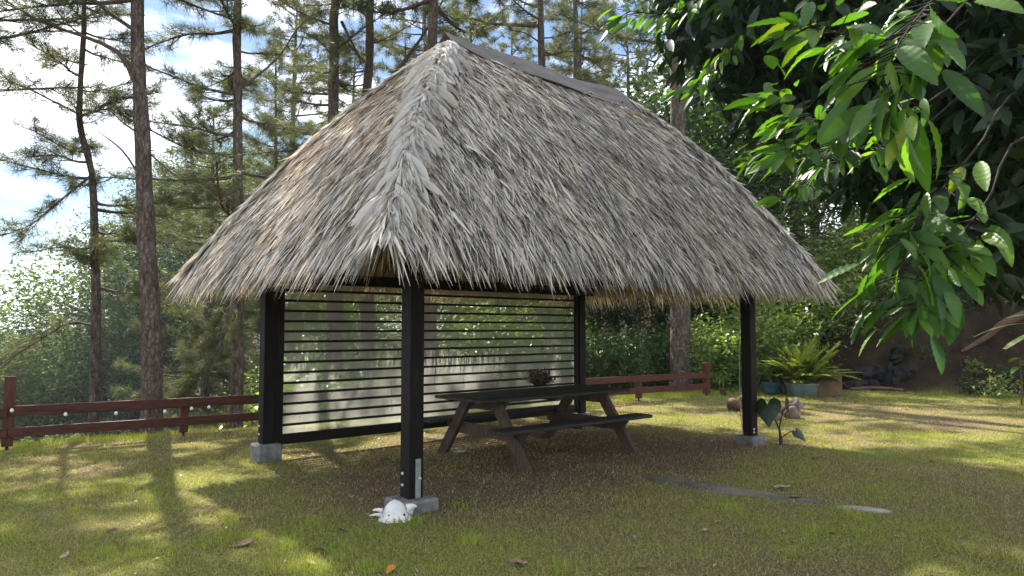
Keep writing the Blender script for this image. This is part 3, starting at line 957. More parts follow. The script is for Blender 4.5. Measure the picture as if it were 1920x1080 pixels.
# ------------------------------------------------------------------ picnic table
def picnic_table():
    c = np.array([.3275, 9.3946]); z0 = gz(c) - .01
    t = thing('picnic_table', 'weathered dark wooden picnic table with attached benches under the thatch', 'picnic table', (c[0], c[1], z0), .7018)
    L = 2.56
    for k in range(6):
        MB().box((0, 0, 0), (L + random.uniform(-.02, .02), .150, .040), bev=.006).build('tabletop_plank', MAT['table_top'], t, loc=(0, -.395 + k * .158, .772 + random.uniform(-.003, .003)))
    for sg in (-1, 1):
        for k in range(2):
            MB().box((0, 0, 0), (L, .135, .042), bev=.006).build('bench_plank', MAT['table_top'], t, loc=(0, sg * (.645 + .143 * k), .452 + random.uniform(-.003, .003)))
    for sx in (-1, 1):
        x = sx * .88
        MB().prism([(-.43, .748), (-.33, .620), (.33, .620), (.43, .748)], x - .045 * sx, x + .0 * sx).build('top_cleat', MAT['table_leg'], t)
        MB().prism([(-.80, .428), (-.68, .290), (.68, .290), (.80, .428)], x - .045 * sx, x + .0 * sx).build('seat_support', MAT['table_leg'], t)
        for sy in (-1, 1):
            p0 = (sy * .27, .745); p1 = (sy * .82, .0)
            w = .088
            MB().prism([(p0[0] - w, p0[1]), (p0[0] + w, p0[1]), (p1[0] + w, p1[1]), (p1[0] - w, p1[1])], x + .002 * sx, x + .062 * sx).build('leg', MAT['table_leg'], t)
    # centre stiffeners below the planks
    MB().box((0, 0, .728), (.09, .82, .042)).build('top_batten', MAT['table_leg'], t)
    for sg in (-1, 1):
        MB().box((0, sg * .715, .41), (.09, .26, .04)).build('seat_batten', MAT['table_leg'], t)
    return t, c, z0


TABLE, TC, TZ = picnic_table()


def dried_plant():
    p = at(1012, 722, 10.2); base = (p[0], p[1], TZ + .793)
    t = thing('dried_plant', 'small tangled dried plant in a dark bowl on the picnic table', 'plant', base)
    MB().lathe([(.0, 0), (.07, 0), (.10, .04), (.11, .075), (.10, .075), (.0, .065)], 18).build('bowl', MAT['cable'], t, True)
    nb = NB()
    for k in range(150):
        a = random.uniform(0, 6.28); el = random.uniform(.1, 1.4); r0 = random.uniform(.02, .07); l = random.uniform(.09, .21)
        p0 = np.array([r0 * math.cos(a), r0 * math.sin(a), .06])
        d = np.array([math.cos(a) * math.cos(el), math.sin(a) * math.cos(el), math.sin(el)])
        e = np.array([random.gauss(0, .05), random.gauss(0, .05), -.05 * math.cos(el)])
        nb.tube([p0, p0 + d * l * .5, p0 + d * l + e], [.004, .003, .0015], 4, random.random())
        n = 5
        B = p0 + d * l * rng.uniform(.4, 1, (n, 1)) + rng.normal(0, .012, (n, 3))
        S = rng.normal(0, .012, (n, 3)); T = B + rng.normal(0, .022, (n, 3))
        nb.add(np.stack([B - S, B + S, T], 1), np.arange(n * 3).reshape(-1, 3), None, np.repeat(rng.random(n), 3))
    link('foliage', nb.mesh('foliage'), MAT['dried_plant'], t)


dried_plant()

# ------------------------------------------------------------------ fence with string of bulbs
def fence():
    t = thing('rail_fence', 'low red brown two rail wooden fence along the edge of the lawn', 'fence', (F0[0], F0[1], 0), math.atan2(FD[1], FD[0]))
    def zg(s): return gz(F0 + FD * s)
    posts = [(-2.2, .52), (0, .97), (2.14, .50), (4.5, .50), (6.8, .50), (9.1, .50), (11.45, .50), (13.66, .80)]
    for s, top in posts:
        g = zg(s)
        tall = top > .6
        w = .13 if tall else .115
        po = MB().box((0, 0, (top + .06) / 2), (w, w, top - .06), bev=.006).build('post', MAT['red_post'], t, loc=(s, .02 if not tall else 0, g), rot=(0, R(random.uniform(-1, 1)), 0))
        MB().tube([(0, 0, -.12), (0, 0, .065)], [.02, .02], 8).build('pin', MAT['cable'], po)
    segs = [(-2.4, 0), (0, 4.5), (4.5, 9.1), (9.1, 13.66)]
    for a, b in segs:
        for z, h in ((.50, .135), (.24, .125)):
            n = 12; ra = a + .006; rb_ = b - .006
            if b == 13.66: rb_ = b - .07
            za, zb = zg(a) + z, zg(b) + z
            if a == 0 and z == .50: za += .02
            L = math.hypot(rb_ - ra, zb - za)
            m = MB().box((0, 0, 0), (L, .042, h), bev=.005)
            m.build('rail', MAT['red_wood'], t, loc=((ra + rb_) / 2, -.075, (za + zb) / 2), rot=(0, -math.atan2(zb - za, rb_ - ra), 0))
    # string of bulbs
    sl = thing('string_lights', 'string of small white globe bulbs hung along the fence rails', 'string lights', (F0[0], F0[1], 0), math.atan2(FD[1], FD[0]))
    def s_of(px):
        k = (px - 960) / FPX
        return (k * F0[1] - F0[0]) / (FD[0] - k * FD[1])
    bs = [(s_of(30), .53), (s_of(129), .44), (s_of(222), .415), (s_of(312), .40), (s_of(361), .42), (s_of(393), .425), (s_of(560), .42), (s_of(650), .42)]
    path = []
    for i, (s, z) in enumerate(bs):
        path.append((s, -.115, z + .055))
        if i < len(bs) - 1: path.append(((s + bs[i + 1][0]) / 2, -.11, (z + bs[i + 1][1]) / 2 + .03))
    MB().tube(path, [.004] * len(path), 5).build('cable', MAT['cable'], sl)
    for s, z in bs:
        b = MB().lathe([(.0, -.025), (.013, -.021), (.022, -.009), (.025, .0), (.022, .009), (.014, .022), (.012, .034), (0, .034)], 14).build('bulb', MAT['bulb'], sl, True, loc=(s, -.115, z))
        MB().lathe([(0, .055), (.011, .055), (.014, .03), (.0, .03)], 8).build('socket', MAT['cable'], b)


fence()


# ------------------------------------------------------------------ pines
def rand_unit(n):
    v = rng.normal(0, 1, (n, 3)); return unit(v)


def needle_tufts(nb, P, D, k, L, W, spread=1.0, tl=.16):
    """k needles round each tuft at P pointing roughly along D"""
    n = len(P)
    base = P[:, None] + D[:, None] * (rng.random((n, k, 1)) * tl)
    dirs = unit(D[:, None] * .75 + rand_unit(n * k).reshape(n, k, 3) * spread)
    ln = L * rng.uniform(.65, 1.2, (n, k, 1))
    tip = base + dirs * ln; tip[..., 2] -= ln[..., 0] * .22
    sd = unit(np.cross(dirs, rand_unit(n * k).reshape(n, k, 3))) * W / 2
    V = np.stack([base - sd, base + sd, tip], 2).reshape(-1, 3)
    tone = np.clip(rng.normal(.45, .2, (n, 1)) + rng.normal(0, .12, (n, k)), 0, .95)
    nb.add(V, np.arange(n * k * 3).reshape(-1, 3), None, np.repeat(tone.ravel(), 3))


def polyline(pts, m):
    P = np.asarray(pts, float); t = np.linspace(0, len(P) - 1, m)
    # smooth through the points
    out = []
    for tt in t:
        i = min(int(tt), len(P) - 2); f = tt - i
        p0 = P[max(i - 1, 0)]; p1 = P[i]; p2 = P[i + 1]; p3 = P[min(i + 2, len(P) - 1)]
        out.append(.5 * (2 * p1 + (p2 - p0) * f + (2 * p0 - 5 * p1 + 4 * p2 - p3) * f * f + (3 * p1 - p0 - 3 * p2 + p3) * f ** 3))
    return np.array(out)


def leafy_branch(wood, need, pts, r, twigs=9, s0=.3, tl=.55, k=19, L=.27, W=.008, tpt=5, droop=0.0):
    C = polyline(pts, 9)
    wood.tube(C, np.linspace(r, r * .22, 9), 5)
    if twigs <= 0: return
    ln = np.linalg.norm(C[-1] - C[0])
    PP, DD = [], []
    for j in range(twigs):
        s = s0 + (1 - s0) * (j + random.random()) / twigs
        f = s * 8; i = min(int(f), 7); p = C[i] + (C[i + 1] - C[i]) * (f - i)
        T = unit(C[i + 1] - C[i])
        side = unit(np.cross(T, [0, 0, 1.0])) * random.choice((-1, 1))
        d = unit(T * random.uniform(.5, 1.1) + side * random.uniform(.2, 1.0) + np.array([0, 0, random.uniform(-.3, .55) - droop]))
        l = tl * random.uniform(.45, 1.15) * (1.15 - .5 * s)
        q = p + d * l; q2 = p + d * l * .55 + np.array([0, 0, -.03])
        wood.tube([p, q2, q], [r * .28 + .003, r * .18 + .002, .003], 4)
        for m in range(tpt):
            f2 = .35 + .65 * (m + .5) / tpt
            PP.append(p + d * l * f2 + rng.normal(0, .045, 3)); DD.append(unit(d + np.array([0, 0, .25 - droop])))
    PP.append(C[-1]); DD.append(unit(C[-1] - C[-2]))
    needle_tufts(need, np.array(PP), np.array(DD), k, L, W)


def pine(name, label, base, path, r0, H, zlo, nbr, blen, group=None, mat='pine', k=19, L=.27, W=.008, twigs=15, extra=(), dead=(), up=.35, parts=True, tl=.55, az0=None, tpt=4):
    """path: trunk points as (dx, dy, z) from the base"""
    need, limbs, single = NB(), NB(), []
    m = 22
    C = polyline(path, m)
    zz = (C[:, 2] - C[0, 2]) / max(C[-1, 2] - C[0, 2], .1)
    rad = r0 * (1 - .86 * zz ** 1.1) * (1 + .25 * np.exp(-zz * 30))
    V, F = tube_np(C, rad, 14)
    V = V + unit(V - np.repeat(C, 14, 0)) * ((fbm(V[:, 2] * 4, np.arctan2(V[:, 1], V[:, 0]) * 3, 3) - .5) * r0 * .25)[:, None]
    tr = NB(); tr.add(V, None, F)
    for b in range(nbr):
        s = (b + random.random()) / nbr
        z = zlo + (H - zlo) * s ** .9
        i = np.argmin(np.abs(C[:, 2] - z)); p = C[i].copy(); p[2] = z
        az = random.uniform(0, 6.283) if az0 is None else random.gauss(az0[0], az0[1])
        l = blen * (1 - .72 * s) * random.uniform(.55, 1.2)
        e = up * random.uniform(.2, 1.3) - .25 * (1 - s)
        d = np.array([math.cos(az), math.sin(az), e])
        a = random.uniform(-.25, .25)
        d2 = np.array([math.cos(az + a), math.sin(az + a), e + random.uniform(-.25, .35)])
        p1 = p + d * l * .5; p2 = p1 + d2 * l * .5
        leafy_branch(limbs, need, [p, p + d * l * .22 + [0, 0, -.04], p1, p2], .012 + .014 * l, max(3, int(twigs * l / blen * 1.4)), .25, tl, k, L, W, tpt)
    for pts, r, tw, kw in extra:
        nb_ = NB(); leafy_branch(nb_, need, [np.asarray(q) - np.array(base) for q in pts], r, tw, **kw); single.append(('branch', nb_))
    for pts, r in dead:
        nb_ = NB(); leafy_branch(nb_, need, [np.asarray(q) - np.array(base) for q in pts], r, 0); single.append(('dead_branch', nb_))
    t = thing(name, label, 'tree', base, 0, group)
    trunk = link('trunk', tr.mesh('trunk', True), MAT['bark_pine'], t)
    if limbs.V: link('limbs', limbs.mesh('limbs', True), MAT['branch'], t)
    for nm, nb_ in single: link(nm, nb_.mesh(nm, True), MAT['branch'], t)
    if need.V: link('crown', need.mesh('crown'), MAT[mat], t)
    return t


def base_at(px, depth, sink=.15):
    p = at(px, 700, depth); return (float(p[0]), depth, gz((p[0], depth)) - sink)


def rel(base, pxs, depth):
    """trunk path from pixels"""
    return [tuple(np.asarray(at(x, y, depth)) - np.array(base)) for x, y in pxs]


b1 = base_at(287, 13.0)
pine('pine_tree', 'thickest straight pine trunk standing close behind the fence, nearly bare', b1,
     [(0, 0, 0)] + rel(b1, [(285, 640), (276, 480), (270, 320), (262, 160), (257, 0)], 13.0) + [(-.62, 0, 13.5 - b1[2]), (-.6, .1, 16.5 - b1[2])], .185, 16.0 - b1[2], 7.6 - b1[2], 62, 3.1,
     extra=[([at(252, 150, 13), at(222, 98, 12.9), at(150, 66, 12.7), at(70, 38, 12.4), at(-20, -20, 12.2)], .055, 7, {'s0': .5, 'tl': .8}),
            ([at(258, 60, 13), at(200, 20, 13.3), at(140, -30, 13.6), at(60, -60, 13.8)], .045, 9, {'s0': .3, 'tl': .7})],
     dead=[([at(262, 330, 13), at(232, 285, 12.9), at(200, 258, 12.8), at(172, 238, 12.7)], .022), ([at(252, 245, 13), at(225, 225, 12.8), at(192, 190, 12.6)], .020),
           ([at(268, 405, 13), at(258, 398, 12.9), at(252, 394, 12.85)], .02), ([at(278, 285, 13), at(330, 330, 12.8), at(380, 350, 12.6), at(425, 390, 12.4)], .02)])
b2 = base_at(181, 14.6)
pine('pine_tree', 'slender crooked pine with feathery branches at the far end of the fence', b2,
     [(0, 0, 0)] + rel(b2, [(180, 620), (178, 480), (173, 330), (152, 245), (149, 190), (157, 60), (160, -40)], 14.6) + [(-.3, 0, 11.5 - b2[2])], .115, 11.0 - b2[2], 2.4 - b2[2], 36, 2.2, twigs=16, up=.3,
     extra=[([at(176, 612, 14.6), at(130, 605, 14.2), at(70, 640, 13.8), at(-10, 690, 13.4)], .03, 16, {'s0': .15, 'tl': .7}),
            ([at(170, 330, 14.6), at(120, 370, 14.0), at(60, 420, 13.6), at(10, 440, 13.2)], .03, 14, {'s0': .2, 'tl': .7}),
            ([at(150, 215, 14.6), at(100, 190, 14.2), at(40, 160, 13.8), at(-10, 150, 13.5)], .028, 12, {'s0': .2, 'tl': .7})])
b3 = base_at(445, 15.2)
pine('pine_tree', 'tall straight pine trunk behind the shelter beside the slat screen post', b3,
     [(0, 0, 0)] + rel(b3, [(446, 620), (447, 480), (446, 330), (446, 160), (446, 0)], 15.2) + [(.05, 0, 14 - b3[2]), (.1, .1, 17 - b3[2])], .145, 16.5 - b3[2], 3.6 - b3[2], 52, 2.7, twigs=17,
     extra=[([at(442, 545, 15), at(428, 600, 14.6), at(405, 660, 14.2), at(365, 705, 13.9), at(335, 738, 13.7)], .05, 30, {'s0': .1, 'tl': .42, 'k': 26, 'tpt': 5}),
            ([at(446, 400, 15.2), at(400, 370, 14.8), at(350, 360, 14.4), at(310, 370, 14.1)], .035, 14, {'s0': .2, 'tl': .6}),
            ([at(446, 170, 15.2), at(520, 110, 15.2), at(560, 50, 15.2), at(600, 20, 15)], .03, 5, {'s0': .5, 'tl': .5})])
b4 = base_at(628, 20.0)
pine('pine_tree', 'dark pine with a thick trunk above the left roof slope, forked beside its twin', b4,
     [(0, 0, 0)] + rel(b4, [(627, 400), (625, 200), (626, 100), (628, 0)], 20.0) + [(.1, 0, 15 - b4[2]), (0, .1, 19 - b4[2])], .24, 18 - b4[2], 5.2 - b4[2], 52, 3.0, twigs=17,
     dead=[([at(640, 40, 20), at(665, 90, 20.2), at(680, 125, 20.5)], .05)])
b5 = base_at(690, 21.0)
pine('pine_tree', 'grey trunked pine just behind the roof peak, next to the darker forked pine', b5,
     [(0, 0, 0)] + rel(b5, [(688, 400), (687, 200), (693, 100), (694, 0)], 21.0) + [(.1, 0, 15 - b5[2]), (0, .1, 20 - b5[2])], .22, 19 - b5[2], 5.2 - b5[2], 46, 3.0, twigs=17,
     extra=[([at(700, 190, 21), at(765, 105, 20.5), at(800, 55, 20.3), at(835, -10, 20)], .07, 10, {'s0': .3, 'tl': .9})])
b6 = base_at(1018, 22.5)
pine('pine_tree', 'pine trunk rising behind the metal ridge of the thatched roof', b6,
     [(0, 0, 0)] + rel(b6, [(1019, 400), (1018, 200), (1015, 100), (1013, 0)], 22.5) + [(-.1, 0, 15 - b6[2]), (0, .1, 20 - b6[2])], .20, 19 - b6[2], 5.0 - b6[2], 40, 3.2, twigs=17,
     extra=[([at(1010, 48, 22.5), at(950, 46, 22), at(910, 42, 21.6), at(870, 28, 21.2)], .07, 9, {'s0': .35, 'tl': .8}),
            ([at(1012, 80, 22.5), at(985, 62, 22), at(955, 58, 21.8), at(930, 75, 21.5)], .03, 5, {'s0': .4, 'tl': .5})])
b7 = base_at(1276, 18.4)
pine('pine_tree', 'massive dark pine trunk beyond the fence between the two shelter posts', b7,
     [(0, 0, 0)] + rel(b7, [(1276, 600), (1274, 450), (1272, 300), (1270, 150), (1268, 0)], 18.4) + [(0, 0, 14 - b7[2]), (0, .1, 19 - b7[2])], .27, 18 - b7[2], 9.0 - b7[2], 22, 2.6, twigs=14)
b8 = base_at(1078, 26.0)
pine('pine_tree', 'dense drooping pine crown behind the far end of the roof ridge', b8,
     [(0, 0, 0), (0, 0, 6), (.1, 0, 12), (0, 0, 19)], .22, 18.0, 4.5, 70, 2.6, twigs=18, up=-.1)
b9 = base_at(505, 24.0)
pine('pine_tree', 'smaller pine crown between the tall trunk and the left roof slope', b9,
     [(0, 0, 0), (0, 0, 5), (.1, 0, 10), (0, 0, 11.2 - b9[2])], .15, 11.0 - b9[2], 2.5, 56, 2.0, twigs=17, up=.2)
# taller pines out of the frame, whose shade falls on the lawn
for px, dp, lb in ((-260, 15.5, 'tall pine just outside the picture beside the fence'), (-190, 12.2, 'pine outside the picture whose crown shades the near lawn')):
    bb = base_at(px, dp)
    pine('pine_tree', lb, bb, [(0, 0, 0), (0, 0, 6), (.2, 0, 12), (0, 0, 16)], .2, 15.5, 6.5, 44, 3.0, twigs=16)


# ------------------------------------------------------------------ broadleaf trees, shrubs, valley forest
def leaf_cloud(nb, P, size, up=.5, fold=.25, tone=None, aspect=.42, droop=0.0):
    n = len(P)
    az = rng.uniform(0, 6.283, n); el = rng.normal(-.15 - droop, .45, n)
    X = np.stack([np.cos(az) * np.cos(el), np.sin(az) * np.cos(el), np.sin(el)], -1)
    nrm = unit(rand_unit(n) * (1 - up) + np.array([0, 0, 1.0]) * up)
    Y = unit(np.cross(nrm, X)); Z = np.cross(X, Y)
    s = size * rng.uniform(.6, 1.3, n)[:, None]
    b = P - X * s * .5; t = P + X * s * .5
    l = P + Y * s * aspect * .5 + Z * s * fold * .3; r_ = P - Y * s * aspect * .5 + Z * s * fold * .3
    V = np.stack([b, r_, t, l], 1).reshape(-1, 3)
    if tone is None: tone = np.clip(rng.normal(.45, .22, n), 0, 1)
    nb.add(V, None, np.arange(n * 4).reshape(-1, 4), np.repeat(tone, 4))


def broad_mesh(seed, H, rx, rz, zc, clumps, per, size, r0, cr=.45, flat=False, limbs=9):
    """returns trunk mesh and crown mesh"""
    global rng
    keep = rng; rng = np.random.default_rng(seed); st = random.getstate(); random.seed(seed)
    wood, lv = NB(), NB()
    m = 12
    path = polyline([(0, 0, 0), (random.uniform(-.2, .2), random.uniform(-.2, .2), H * .3), (random.uniform(-.4, .4), random.uniform(-.4, .4), H * .6), (0, 0, zc + rz * .5)], m)
    wood.tube(path, np.linspace(r0, r0 * .25, m), 9)
    cents = []
    while len(cents) < clumps:
        p = rng.uniform(-1, 1, 3); q = np.linalg.norm(p)
        if q > 1 or q < .35 and rng.random() < .7: continue
        k = 1 + .35 * (fbm(np.array([math.atan2(p[1], p[0]) * 1.3]), np.array([p[2] * 2]), seed)[0] - .5)
        c = np.array([p[0] * rx * k, p[1] * rx * k, zc + p[2] * rz * (k if not flat else .5 + .5 * (1 - (p[0] ** 2 + p[1] ** 2)))])
        cents.append(c)
    cents = np.array(cents)
    for j in range(limbs):
        c = cents[rng.integers(len(cents))]
        i = rng.integers(3, m - 2); p = path[i]
        if c[2] < p[2] - 1: p = path[max(2, i - 3)]
        mid = (p + c) / 2 + np.array([0, 0, .15 * rz * (-1 if flat else 1) * .5])
        wood.tube(polyline([p, mid, c], 6), np.linspace(r0 * .42, r0 * .10, 6), 6)
        for q in range(3):
            c2 = cents[np.argsort(np.linalg.norm(cents - c, axis=1))[1 + q * 2]]
            wood.tube([mid, (mid + c2) / 2 + [0, 0, .1], c2], [r0 * .22, r0 * .13, r0 * .05], 5)
    for c in cents:
        n = int(per * rng.uniform(.6, 1.4))
        sc = cr * rng.uniform(.7, 1.35)
        P = c + rng.normal(0, 1, (n, 3)) * np.array([sc, sc, sc * (.55 if not flat else .22)])
        base_t = rng.normal(.45, .13)
        leaf_cloud(lv, P, size, tone=np.clip(rng.normal(base_t, .18, n), 0, 1))
    wm, cm = wood.mesh('trunk', True), lv.mesh('crown')
    rng = keep; random.setstate(st)
    return wm, cm


def young_pine_mesh(seed, H, blen, r0, nbr=46, k=14, W=.022, L=.26, up=.35, lo=.10):
    global rng
    keep = rng; rng = np.random.default_rng(seed); st = random.getstate(); random.seed(seed)
    wood, need = NB(), NB()
    C = polyline([(0, 0, 0), (random.uniform(-.15, .15), .1, H * .4), (random.uniform(-.15, .15), 0, H * .75), (0, 0, H)], 10)
    wood.tube(C, np.linspace(r0, .02, 10), 8)
    for b in range(nbr):
        s = (b + random.random()) / nbr; z = H * (lo + (1 - lo) * s)
        az = random.uniform(0, 6.283); l = blen * (1 - .75 * s) * random.uniform(.6, 1.2); e = up * random.uniform(.2, 1.4)
        d = np.array([math.cos(az), math.sin(az), e]); p = np.array([0, 0, z])
        leafy_branch(wood, need, [p, p + d * l * .5, p + d * l + [0, 0, l * .12]], .02 + .012 * l, max(4, int(8 * l / blen * 1.3)), .2, .7, k, L, W, 4)
    wm, cm = wood.mesh('trunk', True), need.mesh('crown')
    rng = keep; random.setstate(st)
    return wm, cm


TREES = {
    'a': broad_mesh(11, 8, 2.9, 3.3, 5.2, 120, 85, .17, .20, .50),
    'b': broad_mesh(12, 9, 3.3, 3.6, 5.6, 130, 80, .19, .24, .55),
    'c': broad_mesh(13, 7, 2.4, 3.0, 3.9, 110, 85, .15, .14, .42),
    'd': broad_mesh(15, 14, 4.6, 5.6, 8.6, 260, 85, .24, .26, .75),
    'umbrella': broad_mesh(14, 9, 5.2, 1.1, 9.2, 120, 90, .22, .28, .70, True, 16),
    'pa': young_pine_mesh(21, 8.5, 2.4, .13),
    'pb': young_pine_mesh(22, 10.5, 2.7, .16),
}


def plant_tree(key, name, label, cat, loc, rz, sc, mat, group, bark='bark_dark'):
    wm, cm = TREES[key]
    t = thing(name, label, cat, loc, rz, group); t.scale = sc if hasattr(sc, '__len__') else (sc,) * 3
    if not wm.materials: wm.materials.append(MAT[bark])
    o = link('trunk', wm, None, t)
    c = link('crown', cm, None, t)
    if not cm.materials: cm.materials.append(MAT[mat])
    c.material_slots[0].link = 'OBJECT'; c.material_slots[0].material = MAT[mat]
    return t


def spot(px, depth, sink=.3):
    x = (px - 960) / FPX * depth
    return (x, depth, gz((x, depth)) - sink)


TREES['ta'] = young_pine_mesh(23, 17, 3.4, .22, 80, 20, .018, .36, .15, .22)
TREES['tc'] = young_pine_mesh(25, 19, 3.8, .2, 120, 18, .022, .32, .1, .56)
TREES['tb'] = young_pine_mesh(24, 19, 3.7, .24, 84, 20, .018, .36, .2, .30)
tall = [(806, 17.2, 'tc', 'pine whose trunk tops out right behind the roof peak'), (392, 27, 'ta', 'far pine seen just left of the straight trunk'), (548, 30, 'tb', 'far pine crown in the gap right of the straight trunk'),
        (790, 28, 'ta', 'tall pine left of the roof peak behind the forked pair'), (880, 33, 'tb', 'pine crown just right of the roof peak'), (1095, 31, 'ta', 'slim far pine above the end of the metal ridge'), (1180, 36, 'tb', 'far pine by the massive trunk above the roof'),
        (-330, 20, 'tb', 'pine beyond the left edge that shades the lawn'), (660, 36, 'ta', 'far pine between the forked pair of trunks'), (960, 38, 'tb', 'farthest pine crown above the middle of the metal ridge')]
for i, (px, dp, key, lb) in enumerate(tall):
    plant_tree(key, 'tall_pine', lb, 'tree', spot(px, dp), i * 1.9, 1.0, 'pine', 'tall pines farther back', 'bark_pine')

# the wood behind the shelter and to the right
behind = [(1120, 25, 'a', .95), (1190, 23.5, 'c', .9), (1235, 30, 'b', 1.1), (1365, 33, 'a', 1.15), (1400, 24.5, 'c', 1.0), (1150, 33, 'b', 1.25), (1450, 31, 'b', 1.25), (1530, 27.5, 'a', 1.1),
          (1600, 33, 'b', 1.3), (1680, 29, 'c', 1.3), (1765, 27, 'a', 1.1), (1860, 29, 'b', 1.2), (1950, 25, 'a', 1.1), (1060, 29, 'c', 1.15), (1500, 24, 'b', 1.25), (1640, 25.5, 'b', 1.35), (1790, 23.5, 'b', 1.3), (1390, 29, 'b', 1.4), (1340, 36, 'b', 1.5), (1240, 38, 'a', 1.5), (1720, 37, 'b', 1.5)]
for i, (px, dp, key, sc) in enumerate(behind):
    plant_tree(key, 'broadleaf_tree', 'leafy dark green broadleaf tree in the wood behind the shelter', 'tree', spot(px, dp), i * 2.4, (sc, sc, sc * random.uniform(.9, 1.1)), 'broad', 'broadleaf trees behind the shelter')
# behind the slat screen: lower growth seen through the plastic
for i, (px, dp, key, sc) in enumerate([(560, 22, 'c', .75), (700, 26, 'a', .7), (820, 23, 'c', .65), (930, 26, 'a', .75), (1030, 24, 'c', .6), (640, 31, 'b', .8), (880, 32, 'b', .85)]):
    plant_tree(key, 'broadleaf_tree', 'yellow green tree seen blurred through the plastic screen', 'tree', spot(px, dp, .5), i * 1.7, sc, 'shrub', 'trees behind the plastic screen')
# valley on the left: mixed wood
valley = [(30, 25, 'pa', .72, 'bushy young pine behind the tall fence post'), (120, 31, 'pb', .70, 'young pine left of the crooked trunk'), (222, 27, 'pa', .66, 'young pine between the crooked trunk and the thick bare trunk'), (335, 30, 'pa', .8, 'young pine right of the thick bare trunk'),
          (405, 22, 'pa', .5, 'small bright young pine just left of the straight trunk'), (-50, 33, 'pb', .9, 'young pine low at the left edge')]
for i, (px, dp, key, sc, lb) in enumerate(valley):
    plant_tree(key, 'young_pine', lb, 'tree', spot(px, dp), i * 2.1, sc, 'pine_light', 'young pines on the slope', 'bark_pine')
slope = [(-70, 52, 'd', 1.3, 'rounded leafy tree at the left edge beyond the fence'), (30, 60, 'd', 1.45, 'broad rounded tree behind the tall fence post'), (115, 50, 'd', 1.2, 'rounded tree just left of the crooked trunk'), (160, 40, 'c', 1.3, 'bushy tree behind the crooked trunk'), (222, 56, 'd', 1.6, 'tallest rounded tree between the crooked and thick trunks'),
         (300, 62, 'd', 1.3, 'leafy tree behind the thick bare trunk'), (395, 66, 'd', 1.5, 'leafy tree below the left roof corner'), (440, 46, 'c', 1.3, 'leafy tree behind the straight trunk'), (500, 50, 'd', 1.15, 'leafy tree behind the left shelter post')]
for i, (px, dp, key, sc, lb) in enumerate(slope):
    plant_tree(key, 'broadleaf_tree', lb, 'tree', spot(px, dp), i * 1.6, sc, 'broad_light', 'rounded trees on the slope')
far = []
for i in range(46):
    dp = 48 + 75 * (i / 46) ** 1.1 + random.uniform(-3, 3)
    px = random.uniform(-120, 640)
    far.append((px, dp, random.choice(('a', 'b', 'b')), random.uniform(1.2, 1.7)))
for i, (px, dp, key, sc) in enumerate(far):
    plant_tree(key, 'valley_tree', 'valley forest tree with haze tinted into its dark bluish leaves', 'tree', spot(px, dp, .6), i * 1.3, sc, 'broad_far', 'forest trees in the valley')
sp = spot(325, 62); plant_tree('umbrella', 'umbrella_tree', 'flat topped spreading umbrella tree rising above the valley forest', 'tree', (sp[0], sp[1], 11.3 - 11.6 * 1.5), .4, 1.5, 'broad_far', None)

# sunlit shrubs along the lawn's far edge
TREES['shrub'] = broad_mesh(31, 1.6, .85, .95, .95, 46, 70, .13, .03, .24)
TREES['shrub2'] = broad_mesh(32, 1.4, .9, .8, .8, 46, 75, .10, .03, .26)
shr = [(1345, 18.6, 'shrub', 1.0, 'pale leafy shrub beside the end post of the fence'), (1395, 19.2, 'shrub', 1.15, 'tall pale shrub right behind the far shelter post'), (1310, 20.5, 'shrub2', 1.2, 'shrub behind the end of the fence by the big trunk'),
       (1470, 20.2, 'shrub', 1.35, 'yellow green bush behind the blue pot'), (1545, 20.8, 'shrub2', 1.5, 'bright bush behind the brown box'), (1620, 21.0, 'shrub2', 1.45, 'speckled green bush above the dark rocks'), (1680, 21.6, 'shrub', 1.5, 'green bush at the foot of the earth bank'),
       (1180, 19.5, 'shrub2', 1.1, 'low dark shrub behind the middle of the fence'), (1120, 19.0, 'shrub', .9, 'low shrub behind the fence beside the back shelter post'), (1240, 20.0, 'shrub', .9, 'low shrub just before the massive trunk'), (1430, 22.5, 'shrub', 1.9, 'large pale bush under the right eave'), (1540, 23.2, 'shrub2', 2.1, 'large bright bush rising behind the potted palm'),
       (1765, 21.3, 'shrub2', 1.3, 'dark bush on the slope behind the dark rocks'), (1835, 21.0, 'shrub', 1.4, 'dark bush in the middle of the earth bank top'), (1905, 20.6, 'shrub2', 1.5, 'dark bush at the right edge on the earth bank')]
for i, (px, dp, key, sc, lb) in enumerate(shr):
    plant_tree(key, 'shrub', lb, 'shrub', spot(px, dp, .1), i * 1.9, sc, 'shrub' if 1260 < px < 1700 else 'broad', 'shrubs along the edge of the lawn', 'branch')
for i, (px, dp, lb) in enumerate([(470, 17.5, 'leafy bush behind the left shelter post'), (590, 17.5, 'bush seen through the left end of the plastic screen'), (740, 18.5, 'bush seen through the plastic behind the front post'), (900, 19.5, 'bush seen through the plastic above the table'), (1020, 20, 'bush seen through the right end of the plastic screen')]):
    plant_tree('shrub' if i % 2 else 'shrub2', 'shrub', lb, 'shrub', spot(px, dp, .1), i * 1.3, 1.5, 'shrub', 'shrubs behind the plastic screen', 'branch')


